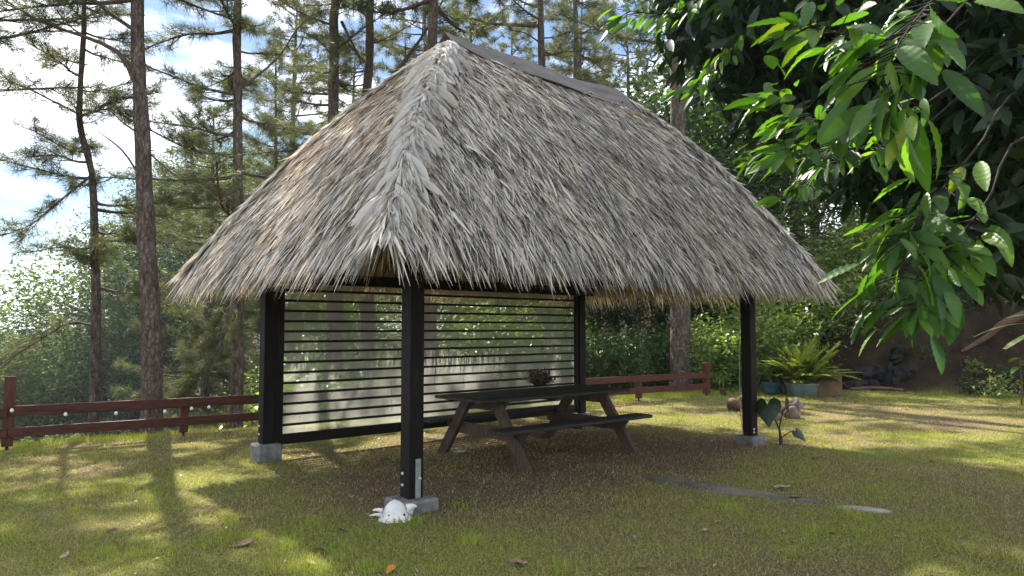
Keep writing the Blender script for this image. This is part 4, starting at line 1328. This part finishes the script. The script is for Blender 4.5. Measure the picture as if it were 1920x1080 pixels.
# ------------------------------------------------------------------ big-leaved tree leaning in from the right
def leaf_mesh(name, ns, nk, seed, tone, ripple=.012, width=.31):
    r_ = np.random.default_rng(seed)
    V = []; c = r_.uniform(.10, .32); tw = r_.uniform(-.15, .15)
    ks = np.linspace(-1, 1, nk)
    A = []
    for i in range(ns):
        s = i / (ns - 1)
        w = width * .5 * max(.02, math.sin(math.pi * min(1, (s * .97 + .015) ** .88)) ** .75)
        if i == ns - 1: w = .004
        for k in ks:
            z = -c * s * s + .22 * w * abs(k) ** 1.2 + tw * k * w * s + ripple * math.sin(s * 44 - abs(k) * 2) * abs(k) * (w / (width * .5))
            V.append((s, k * w + .04 * math.sin(s * 3) * r_.uniform(-.1, .1), z)); A.append(tone + .10 * (1 - abs(k)))
    F = [(i * nk + k, (i + 1) * nk + k, (i + 1) * nk + k + 1, i * nk + k + 1) for i in range(ns - 1) for k in range(nk - 1)]
    return np.array(V), np.array(F), np.array(A)


def basis(X, up, roll=0.0):
    X = unit(X); Y = np.cross(up, X)
    if np.linalg.norm(Y) < 1e-3: Y = np.array([0, 1.0, 0])
    Y = unit(Y); Z = np.cross(X, Y)
    return X, Y * math.cos(roll) + Z * math.sin(roll), Z * math.cos(roll) - Y * math.sin(roll)


def big_tree():
    base = np.array([5.2, 4.6, -.2])
    t = thing('large_leaved_tree', 'tree with big glossy drooping green leaves overhanging the lawn on the right', 'tree', base)
    hi = []
    for v in range(6):
        V, F, A = leaf_mesh('leaf', 26, 5, 500 + v, [.30, .42, .36, .5, .45, .66][v])
        me = mesh_np('leaf', V, None, F, {'rnd': A}, True); me.materials.append(MAT['bigleaf']); hi.append(me)
    lo = [leaf_mesh('l', 6, 3, 600 + v, 0, 0) for v in range(5)]
    wood = NB()
    trunk = NB(); trunk.tube(polyline([(0, 0, 0), (-.1, .1, 1.4), (-.05, .2, 2.8), (-.3, .3, 4.6)], 12), np.linspace(.20, .13, 12), 12)
    link('trunk', trunk.mesh('trunk', True), MAT['bark_dark'], t)
    crotch = np.array([-.1, .2, 3.0])
    # pixel, depth polylines of the limbs that hang into the picture, with leaf clusters per limb
    limbs = [([(1960, -120, 4.4), (1800, -40, 3.7), (1715, 40, 3.4), (1668, 130, 3.25), (1690, 230, 3.2)], 34, .27, 1),
             ([(1960, -60, 4.6), (1750, 60, 4.1), (1640, 70, 3.7), (1560, 60, 3.5), (1500, 40, 3.45)], 24, .22, 0),
             ([(1950, 60, 4.9), (1760, 180, 4.4), (1640, 230, 4.1), (1530, 220, 3.95), (1450, 180, 3.9)], 42, .22, 0),
             ([(1940, 120, 4.9), (1700, 260, 4.5), (1580, 280, 4.2), (1510, 290, 4.05), (1465, 280, 4.0)], 40, .21, 0),
             ([(1960, 160, 4.4), (1830, 280, 4.0), (1740, 390, 3.8), (1705, 440, 3.65), (1690, 520, 3.6)], 34, .25, 0),
             ([(1960, 240, 4.2), (1850, 380, 3.9), (1790, 455, 3.7), (1745, 530, 3.6), (1715, 580, 3.55)], 34, .235, 0),
             ([(1960, -200, 7.0), (1600, -160, 6.8), (1380, -60, 6.4), (1270, 20, 6.1), (1180, 20, 6.0)], 44, .20, 0),
             ([(1900, -100, 7.0), (1550, -30, 6.6), (1420, 40, 6.3), (1350, 110, 6.1), (1310, 160, 6.0)], 40, .19, 0),
             ([(1930, -30, 5.8), (1700, 130, 5.4), (1590, 250, 5.2), (1540, 310, 5.0), (1505, 350, 4.9)], 34, .19, 0)]
    placed = []
    for pts, n, L0, hero in limbs:
        W = [at(*p) - base for p in pts]
        C = polyline([crotch] + W, 20)
        wood.tube(C, np.linspace(.008, .004, 20), 6)
        C2 = polyline(W, 30)
        n = int(n * 2.2)
        for j in range(n):
            s = .30 + .70 * (j + random.random()) / n
            f = s * 29; i = min(int(f), 28); p = C2[i] + (C2[i + 1] - C2[i]) * (f - i)
            T = unit(C2[i + 1] - C2[i])
            side = unit(np.cross(T, [0, 0, 1.0])) * (1 if j % 2 else -1)
            d = unit(T * random.uniform(.1, .8) + side * random.uniform(.2, 1.0) + np.array([0, 0, random.uniform(-.85, .12)]) + np.array([-.25, -.1, 0]))
            off = d * random.uniform(.0, .05) + rng.normal(0, .03, 3)
            if random.random() < .6:
                tw = unit(T * .6 + side * .8 + np.array([0, 0, random.uniform(-.3, .4)])) * random.uniform(.05, .2)
                wood.tube([p, p + tw * .5, p + tw], [.004, .0035, .003], 4); p = p + tw
            placed.append((p + off, d, L0 * (.95 if hero else .82) * random.choice((.6, .8, .95, 1.05, 1.2)) * random.uniform(.9, 1.1)))
    placed.sort(key=lambda q: q[0][1] - q[2] * 4)
    for i, (p, d, L) in enumerate(placed[:300]):
        X, Y, Z = basis(d, np.array([random.gauss(-.1, .45), random.gauss(-.2, .45), 1.0]), random.gauss(0, .35))
        o = link('leaf', hi[int(random.random() ** 1.4 * 5.999)], None, t)
        o.matrix_local = Matrix(((X[0] * L, Y[0] * L, Z[0] * L, p[0]), (X[1] * L, Y[1] * L, Z[1] * L, p[1]), (X[2] * L, Y[2] * L, Z[2] * L, p[2]), (0, 0, 0, 1)))
    lv, ov = NB(), NB()
    for p, d, L in placed[300:]:
        V, F, A = lo[random.randrange(5)]
        X, Y, Z = basis(d, np.array([random.gauss(-.1, .45), random.gauss(-.2, .45), 1.0]), random.gauss(0, .35))
        P = p + (V[:, :1] * X + V[:, 1:2] * Y + V[:, 2:3] * Z) * L
        ov.add(P, None, F, np.full(len(P), random.uniform(.2, .95)))
    tag(link('outer_foliage', ov.mesh('outer_foliage', True), MAT['bigleaf'], t), 'sunlit outer leaves farther back', None, None, 'stuff')
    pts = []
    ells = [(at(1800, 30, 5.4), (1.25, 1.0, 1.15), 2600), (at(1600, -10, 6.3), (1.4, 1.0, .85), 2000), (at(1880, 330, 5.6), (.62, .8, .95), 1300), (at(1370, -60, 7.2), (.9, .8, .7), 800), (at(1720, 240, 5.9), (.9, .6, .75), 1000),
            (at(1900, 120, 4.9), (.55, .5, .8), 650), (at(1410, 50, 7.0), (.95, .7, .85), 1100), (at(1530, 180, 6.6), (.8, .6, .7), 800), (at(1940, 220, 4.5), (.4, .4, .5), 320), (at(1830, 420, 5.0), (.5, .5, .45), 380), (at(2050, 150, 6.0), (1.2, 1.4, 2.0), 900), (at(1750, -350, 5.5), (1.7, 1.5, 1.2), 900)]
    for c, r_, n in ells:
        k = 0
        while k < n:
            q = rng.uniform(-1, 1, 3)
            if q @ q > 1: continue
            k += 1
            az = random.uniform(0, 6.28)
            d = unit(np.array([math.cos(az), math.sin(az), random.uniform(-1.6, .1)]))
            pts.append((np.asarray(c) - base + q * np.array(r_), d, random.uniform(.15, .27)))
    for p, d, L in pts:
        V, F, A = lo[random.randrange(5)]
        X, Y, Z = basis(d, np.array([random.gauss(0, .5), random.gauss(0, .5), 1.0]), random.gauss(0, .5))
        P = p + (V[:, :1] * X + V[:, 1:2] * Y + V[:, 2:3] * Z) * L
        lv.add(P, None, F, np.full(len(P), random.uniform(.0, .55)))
    tag(link('foliage', lv.mesh('foliage', True), MAT['innerleaf'], t), 'inner leaves with crown shade put into their dark colour', None, None, 'stuff')
    link('limbs', wood.mesh('limbs', True), MAT['limb'], t)


big_tree()

# ------------------------------------------------------------------ potted plants and garden clutter on the right
def frond(nb, wood, p, d, L, n=22, ll=.22, droop=.5, w=.022):
    """a pinnate palm frond"""
    d = unit(d); pts = []
    for i in range(8):
        s = i / 7
        pts.append(p + d * L * s + np.array([0, 0, -droop * L * s * s]))
    C = np.array(pts); wood.tube(C, np.linspace(.010, .003, 8), 4, .6)
    for i in range(n):
        s = .22 + .78 * i / (n - 1); f = s * 7; k = min(int(f), 6); q = C[k] + (C[k + 1] - C[k]) * (f - k)
        T = unit(C[k + 1] - C[k]); S = unit(np.cross(T, [0, 0, 1.0]))
        for sg in (-1, 1):
            v = unit(T * .75 + S * sg + np.array([0, 0, .25])) ; l = ll * (1.15 - .65 * abs(s - .45) * 1.6) * random.uniform(.85, 1.1)
            m = q + v * l * .5; tp = q + v * l + np.array([0, 0, -.25 * l])
            u = unit(np.cross(v, [0, 0, 1.0])) * w / 2
            nb.add([q - u * .5, q + u * .5, m + u, m - u, tp], [(3, 2, 4)], [(0, 1, 2, 3)], random.uniform(.15, 1))


def potted_palm():
    x, y = 6.93, 17.3; z = gz((x, y))
    t = thing('potted_palm', 'bushy yellow green palm in a pale blue rectangular planter', 'potted plant', (x, y, z))
    m = MB()
    prof = [(.30, .0), (.345, .26), (.365, .27), (.365, .30), (.33, .30), (.31, .20)]
    V = []
    for r_, zz in prof:
        for k in range(24):
            a = 2 * math.pi * k / 24; c, s = math.cos(a), math.sin(a)
            e = .6
            V.append((r_ * abs(c) ** e * (1 if c >= 0 else -1) * 1.05, r_ * abs(s) ** e * (1 if s >= 0 else -1) * .72, zz))
    F = [(i * 24 + k, i * 24 + (k + 1) % 24, (i + 1) * 24 + (k + 1) % 24, (i + 1) * 24 + k) for i in range(len(prof) - 1) for k in range(24)]
    F += [tuple(range(24))[::-1], tuple(range(5 * 24, 6 * 24))]
    m.add(V, F); m.build('planter', MAT['pale_pot'], t, True)
    nb, wd = NB(), NB()
    for k in range(95):
        a = random.uniform(0, 6.28); el = random.uniform(.5, 1.4)
        frond(nb, wd, np.array([random.uniform(-.2, .2), random.uniform(-.12, .12), .22]), [math.cos(a) * math.cos(el), math.sin(a) * math.cos(el), math.sin(el)], random.uniform(.8, 1.6), droop=random.uniform(.15, .5), w=.045)
    link('fronds', nb.mesh('fronds'), MAT['palm'], t); link('stalks', wd.mesh('stalks'), MAT['palm'], t)


potted_palm()


def strap_plant(name, label, loc, pot_mat, pot_prof, n, L, mat, cat='potted plant', w=.035, group=None):
    t = thing(name, label, cat, loc, random.uniform(0, 6), group)
    ztop = pot_prof[-1][1]
    MB().lathe([(0, 0)] + pot_prof + [(0, ztop - .05)], 22).build('pot', MAT[pot_mat], t, True)
    nb = NB()
    for k in range(n):
        a = random.uniform(0, 6.28); el = random.uniform(.35, 1.4); l = L * random.uniform(.55, 1.15)
        d = np.array([math.cos(a) * math.cos(el), math.sin(a) * math.cos(el), math.sin(el)]); S = np.array([-math.sin(a), math.cos(a), 0])
        h0 = ztop + random.uniform(-.05, .25)
        V = []
        for i in range(5):
            s = i / 4; ww = w * [.4, 1, .95, .6, .05][i] / 2
            c = np.array([0, 0, h0]) + d * l * s + np.array([0, 0, -.45 * l * s * s]); V += [c - S * ww, c + S * ww]
        nb.add(V, None, [(2 * i, 2 * i + 1, 2 * i + 3, 2 * i + 2) for i in range(4)], random.random())
    nb.tube([(0, 0, ztop - .06), (0, 0, ztop + .28)], [.02, .012], 6, .4)
    link('foliage', nb.mesh('foliage'), MAT[mat], t)
    return t


strap_plant('potted_plant', 'leafy green plant in a round dark blue pot', (6.30, 17.6, gz((6.3, 17.6))), 'blue_pot', [(.14, 0), (.19, .12), (.215, .27), (.225, .28), (.225, .30), (.20, .30)], 90, .55, 'shrub', w=.045)
strap_plant('small_pot', 'tiny dark plant pot standing alone on the lawn near the fence end', (5.05, 17.3, gz((5.05, 17.3))), 'husk', [(.06, 0), (.08, .14), (.085, .15)], 12, .2, 'shrub', w=.02)

bx = thing('brown_box', 'plain brown board box standing next to the pale planter', 'box', (7.72, 17.75, gz((7.72, 17.75))), R(-8))
for (c, s) in (((0, -.26, .26), (.56, .02, .54)), ((0, .26, .26), (.56, .02, .54)), ((-.27, 0, .26), (.02, .498, .54)), ((.27, 0, .26), (.02, .498, .54))):
    MB().box(c, s, bev=.004).build('panel', MAT['terracotta'], bx)
MB().box((0, 0, .535), (.59, .57, .018), bev=.004).build('lid', MAT['terracotta'], bx)

lg = thing('split_log', 'split weathered log leaning between the blue pot and the planter', 'log', (6.62, 17.75, gz((6.62, 17.75))), 0)
MB().tube(polyline([(-.18, .1, .50), (-.05, .05, .3), (.10, .0, .0)], 7), [.06, .075, .08, .085, .085, .09, .09], 9).build('wood', MAT['log'], lg, True)
lg2 = thing('stump', 'upright grey stump behind the split log', 'stump', (6.66, 18.2, gz((6.66, 18.2))))
MB().lathe([(0, 0), (.17, 0), (.14, .15), (.13, .5), (.0, .52)], 11).build('wood', MAT['log'], lg2)

# ring of stones before the pots
stones = [(1440, 772, 13.3, (.17, .15, .13), 'grey stone at the back of the stone heap'), (1480, 780, 13.0, (.20, .17, .15), 'large smooth brown stone of the heap'), (1488, 752, 13.7, (.15, .14, .14), 'pale rough stone on top of the heap'),
          (1450, 784, 12.7, (.13, .12, .10), 'reddish stone at the front of the heap beside the taro'), (1462, 762, 13.6, (.14, .13, .12), 'pale stone in the middle of the heap'), (1425, 778, 13.2, (.14, .12, .11), 'small stone touching the far shelter post in view')]
for i, (px, py, dp, s, lb) in enumerate(stones):
    x = (px - 960) / FPX * dp; s = tuple(.82 * q for q in s)
    o = MB().blob((0, 0, 0), s, 40 + i, .34, 3).build('stone', MAT['stone'], None, True, loc=(x, dp, gz((x, dp)) + s[2] * (.65 if 'on top' not in lb else 1.3)), rot=(0, 0, i * 1.3))
    tag(o, lb, 'stone', 'stones beside the far post')
for i, (px, dp, s, lb) in enumerate([(1374, 14.1, (.15, .14, .13), 'round brown coconut lying left of the far shelter post'), (1392, 14.4, (.16, .15, .15), 'dark coconut half hidden behind the far shelter post')]):
    x = (px - 960) / FPX * dp
    c = MB().blob((0, 0, 0), s, 60 + i, .08, 3).build('coconut', MAT['husk'], None, True, loc=(x, dp, gz((x, dp)) + s[2] * .85), rot=(0, .4, i))
    tag(c, lb, 'coconut', 'coconuts by the far post')


def heart_leaf(L, W, droop=.25):
    """taro leaf, stem joint at the origin, tip along +X"""
    V = [(0, 0, 0)]
    half = [(-.10, .02), (-.30, .10), (-.40, .22), (-.36, .36), (-.20, .47), (.02, .50), (.25, .44), (.50, .31), (.72, .17), (.90, .07)]
    out = [(x, -y) for x, y in half] + [(1.02, 0)] + [(x, y) for x, y in half[::-1]]
    n = len(out) - 1
    for i, (x, y) in enumerate(out):
        x *= L; y *= W * 2
        V.append((x, y, -.22 * abs(y) - droop * max(0, x) ** 2 / L + .015 * math.sin(i * 2.1) * L))
    V2 = [tuple(.55 * np.array(v) + np.array([0, 0, .012])) for v in V[1:]]
    F = [(0, n + 2 + i, n + 3 + i) for i in range(n)]
    Q = [(n + 2 + i, 1 + i, 2 + i, n + 3 + i) for i in range(n)]
    return mesh_np('leaf', V + V2, F, Q, {'rnd': np.random.default_rng(3).random(len(V) + len(V2)) * .5 + .25}, True)


def taro():
    x, y = 3.72, 10.05; z = gz((x, y)) - .01
    t = thing('taro_plant', 'taro plant with a broad dark heart leaf beside the far shelter post', 'plant', (x, y, z))
    w = NB()
    w.tube([(0, 0, 0), (-.005, 0, .12), (-.02, 0, .24)], [.030, .022, .014], 8)
    w.tube(polyline([(-.02, 0, .22), (-.10, -.02, .40), (-.20, -.05, .56)], 6), [.011] * 6, 6)
    w.tube(polyline([(-.02, 0, .22), (.02, .0, .42), (.10, -.02, .58)], 6), [.010] * 6, 6)
    w.tube(polyline([(0, 0, .1), (.10, -.06, .20), (.2, -.08, .20)], 5), [.008] * 5, 6)
    link('stem', w.mesh('stem', True), MAT['purple'], t)
    link('leaf', heart_leaf(.29, .18), MAT['taro'], t, loc=(-.20, -.06, .56), rot=(R(14), R(66), R(-112)))
    pl = link('leaf', heart_leaf(.26, .10), MAT['purple'], t, loc=(.10, -.03, .58), rot=(0, R(84), R(-30)))
    tag(pl, 'narrow dark purple leaf hanging edge on')
    link('leaf', heart_leaf(.16, .09), MAT['taro'], t, loc=(.2, -.09, .2), rot=(R(30), R(40), R(-30)))


taro()
# loose cord hanging down the far post
dpost = HUT_A + HL * HU
cd = MB().tube(polyline([(dpost[0] - .125, dpost[1] - .06, 2.1), (dpost[0] - .15, dpost[1] - .06, 1.3), (dpost[0] - .15, dpost[1] - .07, .5), (dpost[0] - .13, dpost[1] - .10, .13)], 14), [.006] * 14, 5).build('cord', MAT['rope'], None, True)
tag(cd, 'thin pale cord hanging down beside the far shelter post', 'cord')

# white shell ornament by the front post
def ornament():
    x, y = -.97, 6.10; z = gz((x, y))
    t = thing('shell_ornament', 'white rounded shell ornament with spikes lying at the front post foot', 'ornament', (x, y, z), R(8))
    m = MB()
    n, ns = 22, 11; V = []
    for i in range(ns):
        s = i / (ns - 1)
        zz = .165 * s ** .9
        rr = (1 - s) ** .62 * (1 - .08 * math.sin(s * 6))
        for k in range(n):
            a = 2 * math.pi * k / n
            rip = 1 + .04 * math.sin(a * 5 + s * 3) + .03 * math.sin(a * 9)
            V.append((rr * .145 * math.cos(a) * rip - .01 * s, rr * .105 * math.sin(a) * rip + .03 * s, zz))
    F = [(i * n + k, i * n + (k + 1) % n, (i + 1) * n + (k + 1) % n, (i + 1) * n + k) for i in range(ns - 1) for k in range(n)]
    m.add(V, F)
    for (p, q, r_) in (((-.11, -.02, .085), (-.19, -.03, .095), .022), ((-.12, -.04, .055), (-.215, -.06, .058), .018), ((.10, -.02, .10), (.175, -.03, .115), .04), ((.11, 0, .06), (.15, .0, .10), .035)):
        m.tube(polyline([p, (np.array(p) + np.array(q)) / 2 + [0, 0, .008], q], 5), [r_, r_ * .8, r_ * .6, r_ * .4, .003], 8)
    m.build('body', MAT['white'], t, True)
    for (px, pz, s) in ((-.055, .055, .008), (.07, .055, .012), (-.01, .03, .004)):
        s_ = (pz / .165) ** (1 / .9); q_ = (1 - s_) ** .62 * (1 - .08 * math.sin(s_ * 6)); yy = -.105 * q_ * math.sqrt(max(0, 1 - (px / (.145 * q_)) ** 2)) + .03 * s_
        MB().blob((0, 0, 0), (s, .010, s * 1.1), 5, .1, 1).build('hole', MAT['black'], t, True, loc=(px, yy, pz))


ornament()


# ------------------------------------------------------------------ bank with rocks, log, banana and sapling
rocks = []
for i in range(17):
    px = 1588 + (i % 9) * 14 + random.uniform(-5, 5); dp = 18.9 + .25 * (i // 9) + random.uniform(-.1, .1)
    x = (px - 960) / FPX * dp; s = random.uniform(.14, .24)
    zz = max(gz((x, dp)), -.05) + s * .45 + (.20 if i >= 9 else 0)
    o = MB().blob((0, 0, 0), (s * 1.2, s, s * .85), 80 + i, .25, 2).build('rock', MAT['rock'], None, False, loc=(x, dp, zz), rot=(random.random(), random.random(), random.random() * 6))
    tag(o, 'dark rough lava rock in the low pile at the edge of the lawn', 'rock', 'dark rocks piled at the lawn edge')


def on_ground(px, dp, lift=0): x = (px - 960) / FPX * dp; return np.array([x, dp, gz((x, dp)) + lift])


fb = MB().tube(polyline([on_ground(1800, 18.6, .10), on_ground(1850, 18.4, .35), at(1885, 605, 18.2), at(1960, 575, 18.0)], 14), np.linspace(.05, .13, 14), 9).build('fallen_branch', MAT['fallen'], None, True)
tag(fb, 'reddish brown fallen branch lying up the earth bank', 'branch')
fb2 = MB().tube(polyline([on_ground(1590, 18.6, .04), on_ground(1640, 18.5, .08), on_ground(1690, 18.4, .04)], 8), np.linspace(.05, .035, 8), 7).build('fallen_branch', MAT['fallen'], None, True)
tag(fb2, 'short grey branch lying in front of the dark rocks', 'branch')


def banana():
    b = on_ground(2000, 14.6, -.1)
    t = thing('banana_plant', 'banana plant with broad dull leaves at the right edge', 'plant', b)
    MB().tube(polyline([(0, 0, 0), (.02, 0, .8), (0, 0, 1.75)], 8), [.10, .095, .09, .085, .08, .07, .06, .05], 10).build('stem', MAT['banana'], t, True)
    for me in t.children: pass
    specs = [(2.9, .75, 1.5), (3.6, 1.1, 1.9), (4.4, .55, 1.3), (.3, .9, 1.6), (1.4, 1.2, 1.9), (5.6, .4, 1.3), (3.2, .25, 1.4), (2.2, 1.35, 2.0), (3.3, .95, 2.1), (2.7, .45, 1.8)]
    for a, el, L in specs:
        V, A = [], []; n = 11
        d = np.array([math.cos(a) * math.cos(el), math.sin(a) * math.cos(el), math.sin(el)]); S = np.array([-math.sin(a), math.cos(a), 0])
        for i in range(n):
            s = i / (n - 1); ww = .24 * (max(0, s - .16) / .84) ** .45 * (1.02 - s) ** .4 if s > .16 else .02
            c = np.array([0, 0, 1.65]) + d * L * s + np.array([0, 0, -.5 * L * s * s])
            for k in (-1, 0, 1): V.append(c + S * k * ww + np.array([0, 0, -.12 * abs(k) * ww])); A.append(.35 + .3 * s)
        F = [(i * 3 + k, (i + 1) * 3 + k, (i + 1) * 3 + k + 1, i * 3 + k + 1) for i in range(n - 1) for k in range(2)]
        link('leaf', mesh_np('leaf', V, None, F, {'rnd': A}, True), MAT['banana'], t)


banana()


def sapling():
    b = on_ground(1908, 15.2, -.05)
    t = thing('sapling', 'thin sapling with a few big leaves in front of the earth bank', 'plant', b)
    MB().tube(polyline([(0, 0, 0), (.02, 0, .5), (0, 0, 1.05)], 7), [.018] * 7, 6).build('stem', MAT['branch'], t)
    for k, a in enumerate((2.7, 3.6, .4, 5.2, 1.6)):
        V, F, A = leaf_mesh('leaf', 10, 3, 700 + k, .3, .004, .45)
        L = .34
        X, Y, Z = basis(np.array([math.cos(a), math.sin(a), -.15]), np.array([0, 0, 1.0]))
        o = link('leaf', mesh_np('leaf', V, None, F, {'rnd': A}, True), MAT['bigleaf'], t)
        p = (0, 0, .8 + .06 * k)
        o.matrix_local = Matrix(((X[0] * L, Y[0] * L, Z[0] * L, p[0]), (X[1] * L, Y[1] * L, Z[1] * L, p[1]), (X[2] * L, Y[2] * L, Z[2] * L, p[2]), (0, 0, 0, 1)))


sapling()


# ------------------------------------------------------------------ fallen leaves on the lawn
def dry_leaf_mesh(seed, curl=.35):
    r_ = np.random.default_rng(seed); ns = 8; V = []
    c1, c2, tw = r_.uniform(.1, .5) * curl * 2, r_.uniform(-.6, 1.2) * curl, r_.uniform(-.8, .8)
    for i in range(ns):
        s = i / (ns - 1); w = .24 * math.sin(math.pi * min(.985, s * .94 + .04)) ** .8
        for k in (-1, -.5, 0, .5, 1):
            z = .10 + c1 * (s - .5) ** 2 + c2 * w * abs(k) * 1.5 + tw * k * w * (s - .5) + .02 * r_.normal()
            V.append((s - .5, k * w * (1 - .3 * abs(c2)), z))
    F = [(i * 5 + k, (i + 1) * 5 + k, (i + 1) * 5 + k + 1, i * 5 + k + 1) for i in range(ns - 1) for k in range(4)]
    V = np.array(V); V[:, 2] -= V[:, 2].min()
    return mesh_np('fallen_leaf', V, None, F, None, True)


dl = [dry_leaf_mesh(900 + i, .25 + .1 * i) for i in range(5)]


def lay_leaf(px, py, L, mat, label, group=None, rz=None, tilt=.15):
    c, s = math.cos(PITCH), math.sin(PITCH)
    X, Y = (px - 960) / FPX, -(py - 540) / FPX
    r_ = np.array([X, c - Y * s, s + Y * c]); k = -CAM_H / r_[2]; x, y = r_[0] * k, r_[1] * k
    me = dl[random.randrange(5)]
    o = link('fallen_leaf', me, None, None, loc=(x, y, gz((x, y)) + .012), rot=(random.gauss(0, tilt), random.gauss(0, tilt), random.uniform(0, 6.28) if rz is None else rz), scale=L)
    if not me.materials: me.materials.append(MAT['dry_leaf'])
    o.material_slots[0].link = 'OBJECT'; o.material_slots[0].material = MAT[mat]
    tag(o, label, 'leaf', group)
    return o


lay_leaf(455, 1027, .20, 'dry_leaf', 'large crumpled brown leaf on the grass at the lower left', rz=.3)
lay_leaf(458, 980, .14, 'pale_leaf', 'narrow curled tan leaf above the large crumpled one', rz=.5)
lay_leaf(733, 1076, .12, 'orange_leaf', 'bright orange leaf at the bottom edge of the picture', rz=1.3)
lay_leaf(600, 1040, .11, 'green_leaf', 'dull green leaf lying on the grass', rz=.4)
lay_leaf(583, 1063, .10, 'pale_leaf', 'folded grey leaf near the bottom edge', rz=-.4)
lay_leaf(972, 1063, .13, 'dry_leaf', 'brown leaf on the grass below the picnic table', rz=.1)
lay_leaf(1467, 920, .17, 'pale_leaf', 'long pale leaf lying across the concrete path', rz=-.35)
lay_leaf(1490, 937, .14, 'pale_leaf', 'pinkish dry leaf at the near edge of the concrete path', rz=.1)
lay_leaf(862, 851, .15, 'pale_leaf', 'pale leaf under the near bench end', rz=.2)
lay_leaf(848, 862, .14, 'green_leaf', 'grey green leaf behind the front post', rz=.4)
lay_leaf(868, 905, .15, 'dry_leaf', 'dark curled leaf beside the front post', rz=.0)
lay_leaf(1532, 862, .15, 'dry_leaf', 'dark leaf in the shade right of the far post', rz=.0)
lay_leaf(1325, 996, .12, 'pale_leaf', 'pale upturned leaf near the concrete path', rz=1.0)
for px, py in ((1262, 940), (1278, 1018), (1428, 1010), (1465, 1062), (1205, 1070), (1100, 1042), (1345, 980), (1520, 900), (1725, 845), (1560, 1002), (640, 1000), (395, 1030), (340, 945), (320, 985), (250, 875), (1640, 905), (1748, 870), (1600, 800), (1500, 770), (1660, 765), (1700, 770),
               (1800, 815), (1730, 758), (990, 1000), (935, 940), (1040, 950), (905, 925), (700, 905), (615, 912), (700, 850), (1090, 905), (1150, 890), (1750, 940), (1680, 1010), (1820, 1000), (120, 1045), (210, 1000)):
    lay_leaf(px, py, random.uniform(.045, .085), random.choice(('dry_leaf', 'dry_leaf', 'pale_leaf')), 'small dry leaf scattered on the lawn', 'small dry leaves scattered on the lawn')


def litter():
    """uncounted scraps of leaf under the roof and on the bank"""
    nb = NB()
    n = 2600
    lx = rng.uniform(-.6, HL + 1.2, n); ly = rng.uniform(-.7, HW + .6, n)
    x = HUT_A[0] + lx * HU[0] + ly * HV[0]; y = HUT_A[1] + lx * HU[1] + ly * HV[1]
    x2 = rng.uniform(8.5, 15, 6000); y2 = rng.uniform(15, 23, 6000)
    e = (x2 - BANK_P[0]) * BANK_N[0] + (y2 - BANK_P[1]) * BANK_N[1]; k = (e > -.7) & (e < 4)
    x3 = rng.uniform(-6, 6, 1500); y3 = rng.uniform(4.4, 12, 1500)
    x = np.concatenate([x, x2[k], x3]); y = np.concatenate([y, y2[k], y3])
    P = np.stack([x, y, ground_z(x, y) + .012], -1)
    leaf_cloud(nb, P, .035, up=.85, tone=rng.random(len(P)))
    m = leafy('leaf_scraps', [(0, (.09, .05, .03)), (.5, (.22, .14, .085)), (1, (.46, .38, .26))], .1)
    tag(link('leaf_litter', nb.mesh('leaf_litter'), m), 'scraps of dry leaf strewn on the ground', 'litter', None, 'stuff')


litter()


# ------------------------------------------------------------------ morning haze over the valley
def haze():
    m = bpy.data.materials.new('thin_haze'); m.use_nodes = True
    nt = m.node_tree
    for n in list(nt.nodes): nt.nodes.remove(n)
    o = nt.nodes.new('ShaderNodeOutputMaterial'); v = nt.nodes.new('ShaderNodeVolumePrincipled')
    v.inputs['Color'].default_value = (.86, .93, 1.0, 1); v.inputs['Density'].default_value = .0004; v.inputs['Anisotropy'].default_value = .2
    nt.links.new(v.outputs['Volume'], o.inputs['Volume'])
    b = MB(); x0, x1, y0, y1, z0, z1 = -1300, 1300, -600, 1900, -30, 45
    P = [(x, y, z) for x in (x0, x1) for y in (y0, y1) for z in (z0, z1)]
    b.add(P, [(0, 1, 3, 2), (4, 6, 7, 5), (0, 4, 5, 1), (2, 3, 7, 6), (0, 2, 6, 4), (1, 5, 7, 3)])
    h = b.build('haze', m); tag(h, 'thin pale haze in the air over the valley', 'haze', None, 'stuff')


haze()


# low weeds and seedlings on the earth bank
def bank_plants():
    TREES['weed'] = broad_mesh(33, .6, .32, .26, .24, 12, 30, .10, .012, .13)
    for i, (px, dp) in enumerate([(1700, 19.6), (1745, 18.9), (1790, 19.4), (1822, 18.2), (1850, 19.2), (1880, 17.8), (1905, 18.8), (1770, 20.6), (1835, 20.6), (1890, 20.2), (1720, 20.6), (1815, 17.6), (1870, 16.6)]):
        plant_tree('weed', 'seedling', 'small weed growing on the dark earth bank', 'plant', spot(px, dp, .02), i * 2.2, .6 + .5 * ((i * 7) % 5) / 4, 'broad' if i % 3 else 'shrub', 'weeds on the earth bank', 'branch')


bank_plants()
